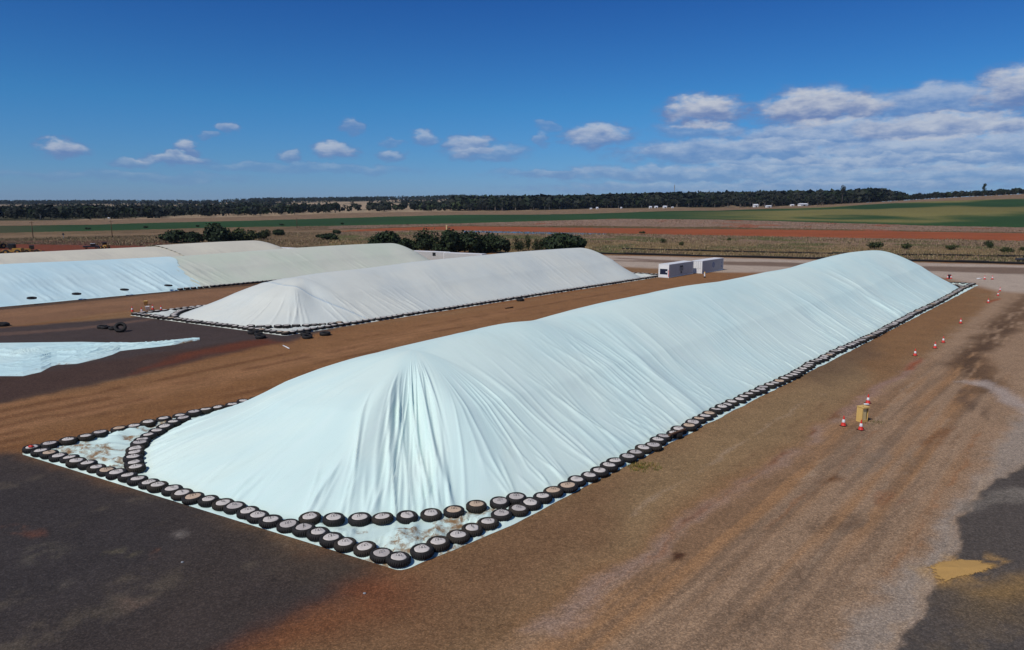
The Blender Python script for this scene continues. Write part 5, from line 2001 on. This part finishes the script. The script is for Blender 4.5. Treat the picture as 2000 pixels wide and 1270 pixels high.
woodland('woodland', 'dark gum woodland behind the green field, right of center', scatter(2600, 1, u_of(880), u_of(1720), lambda u: c5(u) + 20, lambda u: c5(u) + 350, lambda x, y, u: np.ones_like(x), 13, 21), 34, 3, GUM + DG)
woodland('woodland', 'low dark woodland along the crest of the right hill', scatter(500, 2, u_of(1690), u_of(2300), lambda u: c5(u) + 25, lambda u: c5(u) + 160, lambda x, y, u: np.ones_like(x), 6, 9.5), 34, 4, GUM + DG)
woodland('woodland', 'dark tree belt beyond the left end of the green field', scatter(800, 3, u_of(-300), u_of(900), lambda u: c5(u) + 15, lambda u: c5(u) + 260, lambda x, y, u: np.where((u > u_of(660)) & (u < u_of(720)), .08, .85), 7.5, 12.5), 34, 5, DG + GUM)
woodland('woodland', 'scattered dark woodland with pale clearings on the distant plain', scatter(3000, 4, u_of(-300), u_of(1250), lambda u: c5(u) + 260, lambda u: c6(u) * 0.8, clear_d, 7, 12), 16, 6, GUM + DG)
woodland('woodland', 'wooded hills along the horizon', scatter(7000, 5, u_of(-350), u_of(1760), lambda u: c6(u) * 0.78, lambda u: c6(u) + 30, lambda x, y, u: np.where(fbm(x * 0.006, y * 0.0022, 61) > 0.55, 0.12, 1.0), 9, 18), 12, 7, GUM + DG)

# ------------------------------------------------------------------ far buildings, mast, poles, sign
def shed(px, py, wpx, hpx, off, label, roofed=True, rz=0.3):
    u = u_of(px)
    y = float(curve_at(C5, np.array([u]))[0][0]) + off
    x = u * y
    z = zat(x, y)
    wd, ht = wpx * y / F, hpx * y / F
    r_ = empty('farm_shed', (x, y, z), rz)
    tag(r_, label, 'shed', 'white sheds and houses at the far tree belt')
    b = BM()
    b.box(-wd / 2, wd / 2, -wd * .3, wd * .3, -.5, ht * .62)
    b.build('wall', M_contwhite, r_)
    b = BM()
    v = [(-wd * .54, -wd * .36, ht * .6), (wd * .54, -wd * .36, ht * .6), (wd * .54, wd * .36, ht * .6), (-wd * .54, wd * .36, ht * .6), (-wd * .54, 0, ht), (wd * .54, 0, ht)]
    vs = [b.b.verts.new(p) for p in v]
    for f in ((0, 1, 5, 4), (2, 3, 4, 5), (0, 4, 3), (1, 2, 5), (3, 2, 1, 0)):
        b.b.faces.new([vs[i] for i in f])
    b.build('roof', M_roof, r_)
    b = BM()
    b.box(-wd * .15, wd * .12, -wd * .3 - .05, -wd * .3 - .01, -.4, ht * .42)
    b.build('door', M_dgrey, r_)


for (px, wp, hp, off, lb) in [(1270, 5, 4, -8, 'small white house, leftmost of the cluster before the belt'), (1281, 6, 4, -4, 'white house in the middle of the cluster before the belt'),
                              (1298, 7, 4.5, -10, 'white boxy shed at the right of the cluster before the belt'), (1313, 4, 2.5, -8, 'tiny white shed right of the boxy white shed'), (1166, 4, 4, -6, 'small white building with a tank at the left part of the belt'), (1154, 4, 2.5, -6, 'tiny white building left of the tank building'),
                              (1475, 9, 6, -12, 'white house beside the pale-trunked gum tree'), (1500, 10, 4, -34, 'low white tent-like shed under dark gum trees'), (1546, 7, 3.5, 2, 'small white shed left of the long white shed'), (1567, 16, 5, -2, 'long white roofed shed below the dark belt'),
                              (1213, 3, 3, -4, 'tiny white hut in the belt, right of the tank building'), (212, 4, 3, 34, 'tiny white house among the left belt trees')]:
    shed(px, 0, wp, hp, off, lb)

x, y, z = at_y(1317, 377, 1500)
zb = zat(x, y)
mt = z + 15 * 1500 / F - zb
b = BM()
for (ax, ay) in ((-.9, -.9), (.9, -.9), (0, 1.0)):
    b.tube([(ax, ay, 0), (ax * .5, ay * .5, mt)], .22, 5)
for k in range(14):
    h0, h1 = mt * k / 14, mt * (k + 1) / 14
    s0 = 1 - .5 * k / 14
    b.tube([(-.9 * s0, -.9 * s0, h0), (.9 * s0, -.9 * s0, h1)], .12, 4)
    b.tube([(.9 * s0, -.9 * s0, h0), (0, 1.0 * s0, h1)], .12, 4)
mr = empty('radio_mast', (x, y, zb))
tag(mr, 'thin lattice radio mast above the tree belt', 'mast')
b.build('lattice', M_grey, mr)
b = BM()
b.box(-1.0, 1.0, -.4, .4, mt * .80, mt * .86)
b.box(-.8, .8, -.4, .4, mt * .90, mt * .95)
b.tube([(0, 0, mt), (0, 0, mt + 5)], .12, 5)
b.build('antenna', M_grey, mr)
for (px, dz, lb) in ((1284, 7, 'hair-thin pole above the belt, left of the lattice mast'), (1361, 6, 'hair-thin pole above the belt, right of the lattice mast')):
    x, y, z = at_y(px, 381, 1500)
    zb = zat(x, y)
    b = BM()
    hgt = z + dz * 1500 / F - zb
    b.tube([(0, 0, 0), (0, 0, hgt * .6), (0, 0, hgt)], [.25, .2, .12], 5)
    b.box(-.6, .6, -.1, .1, hgt * .93, hgt * .95)
    o = b.build('thin_mast', M_grey)
    o.location = (x, y, zb)
    tag(o, lb, 'mast')

for (pb, pt, lb) in (((65, 466), (61.5, 433), 'wooden power pole nearest the left border'), ((219.5, 465), (216, 431), 'wooden power pole above the blue sheet'), ((580, 440), (579, 421), 'faint distant power pole on the green field edge')):
    x, y = g(*pb)
    if pb[0] == 580:
        x, y, _ = at_y(580, 440, 470)
    dep = y * math.cos(PITCH) + H * math.sin(PITCH)
    hh = (pb[1] - pt[1]) * dep / F / math.cos(math.radians(4))
    r_ = empty('power_pole', (x, y, zat(x, y)), 0.3)
    tag(r_, lb, 'power pole', 'power poles at left')
    b = BM()
    b.tube([(0, 0, -.3), (0, 0, hh * .5), (0, 0, hh)], [.19, .16, .12], 8)
    b.build('post', M_timber, r_, True)
    b = BM()
    b.box(-.9, .9, -.06, .06, hh - .6, hh - .45)
    b.build('crossarm', M_timber, r_)
    b = BM()
    for ix in (-.8, 0, .8):
        b.lathe([(.05, 0), (.07, .08), (.03, .2)], 8, c=(ix, 0, hh - .45), cap1=True)
    b.build('insulators', M_grey, r_)

x, y = g(124.5, 467)
r_ = empty('road_sign', (x, y, 0), 0.4)
tag(r_, 'dark round sign on a pale post in the dry grass at left', 'sign')
dep = y * math.cos(PITCH)
k = dep / F
b = BM()
b.tube([(0, 0, 0), (0, 0, 9 * k)], .12, 6)
b.build('post', M_grey, r_)
b = BM()
b.lathe([(.2 * k * 10, 0), (.22 * k * 10, .04), (.22 * k * 10, .1)], 8, cap0=True, cap1=True, mat=Matrix.Translation((0, -.05, 9.5 * k)) @ Matrix.Rotation(math.pi / 2, 4, 'X'))
b.build('sign_plate', M_dgrey, r_)
b = BM()
px_, py_ = at_y(872.5, 450, 440)[:2]
b.tube([(0, 0, 0), (0, 0, 2.6)], .5, 6)
b.box(-.5, .5, -.5, .5, 2.2, 3.0, .1)
o = b.build('marker_post', M_cream)
o.location = (px_, py_, 0)
tag(o, 'yellow marker post at the left end of the red road', 'post')

# ------------------------------------------------------------------ earthmoving machines behind the far-left pile
def wheel_mesh(r, wd):
    b = BM()
    b.lathe([(r * .5, -wd / 2), (r * .9, -wd / 2), (r, -wd * .3), (r, wd * .3), (r * .9, wd / 2), (r * .5, wd / 2)], 20)
    return b.mesh('wheel', True)


def hub_mesh(r, wd):
    b = BM()
    b.lathe([(r * .05, -wd * .4), (r * .52, -wd * .4), (r * .52, wd * .4), (r * .05, wd * .4)], 14, cap0=True, cap1=True)
    return b.mesh('hub')


WM, HM = wheel_mesh(.85, .6), hub_mesh(.85, .6)
WM.materials.append(M_rubber)
HM.materials.append(M_loader)


def loader(px, py, rz, label, sc=1.0):
    x, y = g(px, py)
    r_ = empty('wheel_loader', (x, y, 0), rz)
    r_.scale = (sc,) * 3
    tag(r_, label, 'loader', 'yellow earthmoving machines')
    b = BM()
    b.box(-3.0, -.3, -.95, .95, .9, 2.1, .12)
    b.box(-.3, 1.9, -.6, .6, .8, 1.5, .1)
    b.build('body', M_loader, r_)
    b = BM()
    b.box(-.9, .7, -.8, .8, 1.85, 3.25, .12)
    b.build('cab', M_glass, r_)
    b = BM()
    b.box(-1.0, .8, -.88, .88, 3.26, 3.42, .05)
    b.build('cab_roof', M_dgrey, r_)
    b = BM()
    for yy in (-.55, .55):
        b.tube([(1.0, yy, 1.4), (2.4, yy, 1.5), (3.3, yy, .75)], .14, 6)
    b.build('lift_arms', M_loader, r_)
    b = BM()
    b.box(3.2, 3.3, -1.3, 1.3, .15, 1.2)
    b.box(3.3, 4.1, -1.3, 1.3, .12, .22)
    b.box(3.3, 4.0, -1.3, -1.2, .22, 1.0)
    b.box(3.3, 4.0, 1.2, 1.3, .22, 1.0)
    b.build('bucket', M_dgrey, r_)
    for (wx_, wy_) in ((-1.9, -1.0), (-1.9, 1.0), (1.4, -1.0), (1.4, 1.0)):
        wv = bpy.data.objects.new('wheel', WM)
        COL.objects.link(wv)
        wv.parent = r_
        wv.location = (wx_, wy_, .85)
        wv.rotation_euler = (math.pi / 2, 0, 0)
        hb = bpy.data.objects.new('hub', HM)
        COL.objects.link(hb)
        hb.parent = wv


loader(25, 498, 3.3, 'yellow wheel loader with dark cab behind the far-left pile')
loader(64, 496, 0.5, 'dark-cabbed loader right of the yellow loader, mostly behind the pile', .8)
loader(-6, 486, 1.2, 'yellow machine cut by the left border of the photo', 1.1)
loader(205, 486.5, 2.6, 'small machine half hidden behind the far-left pile crest', .7)


def utility(px, py, rz, label):
    x, y = g(px, py)
    r_ = empty('pickup_truck', (x, y, 0), rz)
    tag(r_, label, 'vehicle')
    b = BM()
    b.box(-2.5, 2.5, -.9, .9, .55, 1.05, .1)
    b.build('body', M_dgrey, r_)
    b = BM()
    b.box(-.2, 1.5, -.82, .82, 1.05, 1.78, .15)
    b.build('cab', M_glass, r_)
    b = BM()
    b.box(-.1, 1.3, -.78, .78, 1.785, 1.84, .02)
    b.build('roof', M_white, r_)
    for (wx_, wy_) in ((-1.5, -.8), (-1.5, .8), (1.6, -.8), (1.6, .8)):
        wv = bpy.data.objects.new('wheel', WM)
        COL.objects.link(wv)
        wv.parent = r_
        wv.location = (wx_, wy_, .4)
        wv.scale = (.47, .47, .4)
        wv.rotation_euler = (math.pi / 2, 0, 0)


utility(2003, 512, 0.1, 'dark vehicle with a white top at the right border, on the yard edge')
utility(178, 486, 0.6, 'dark vehicle half hidden behind the far-left pile, left of a small machine')

# ------------------------------------------------------------------ thin dry-air haze over the plain
bpy.ops.mesh.primitive_cube_add(size=1)
hz = bpy.context.object
hz.name = 'haze'
hz.data.name = 'haze'
hz.scale = (20000, 8400, 140)
hz.location = (0, 3200, 60)
mh = bpy.data.materials.new('haze')
mh.use_nodes = True
mh.node_tree.nodes.clear()
th = NT(mh.node_tree)
vp = th.n('ShaderNodeVolumePrincipled')
vp.inputs['Color'].default_value = (0.62, 0.78, 1.0, 1)
vp.inputs['Density'].default_value = 0.000035
th.n('ShaderNodeOutputMaterial', ins={'Volume': vp.outputs[0]})
hz.data.materials.append(mh)
tag(hz, 'thin bluish haze over the distant plain', 'haze', kind='stuff')

print('tyres', N_TY[0], 'stuff', len(stuff_tyres), 'objects', len(COL.objects))
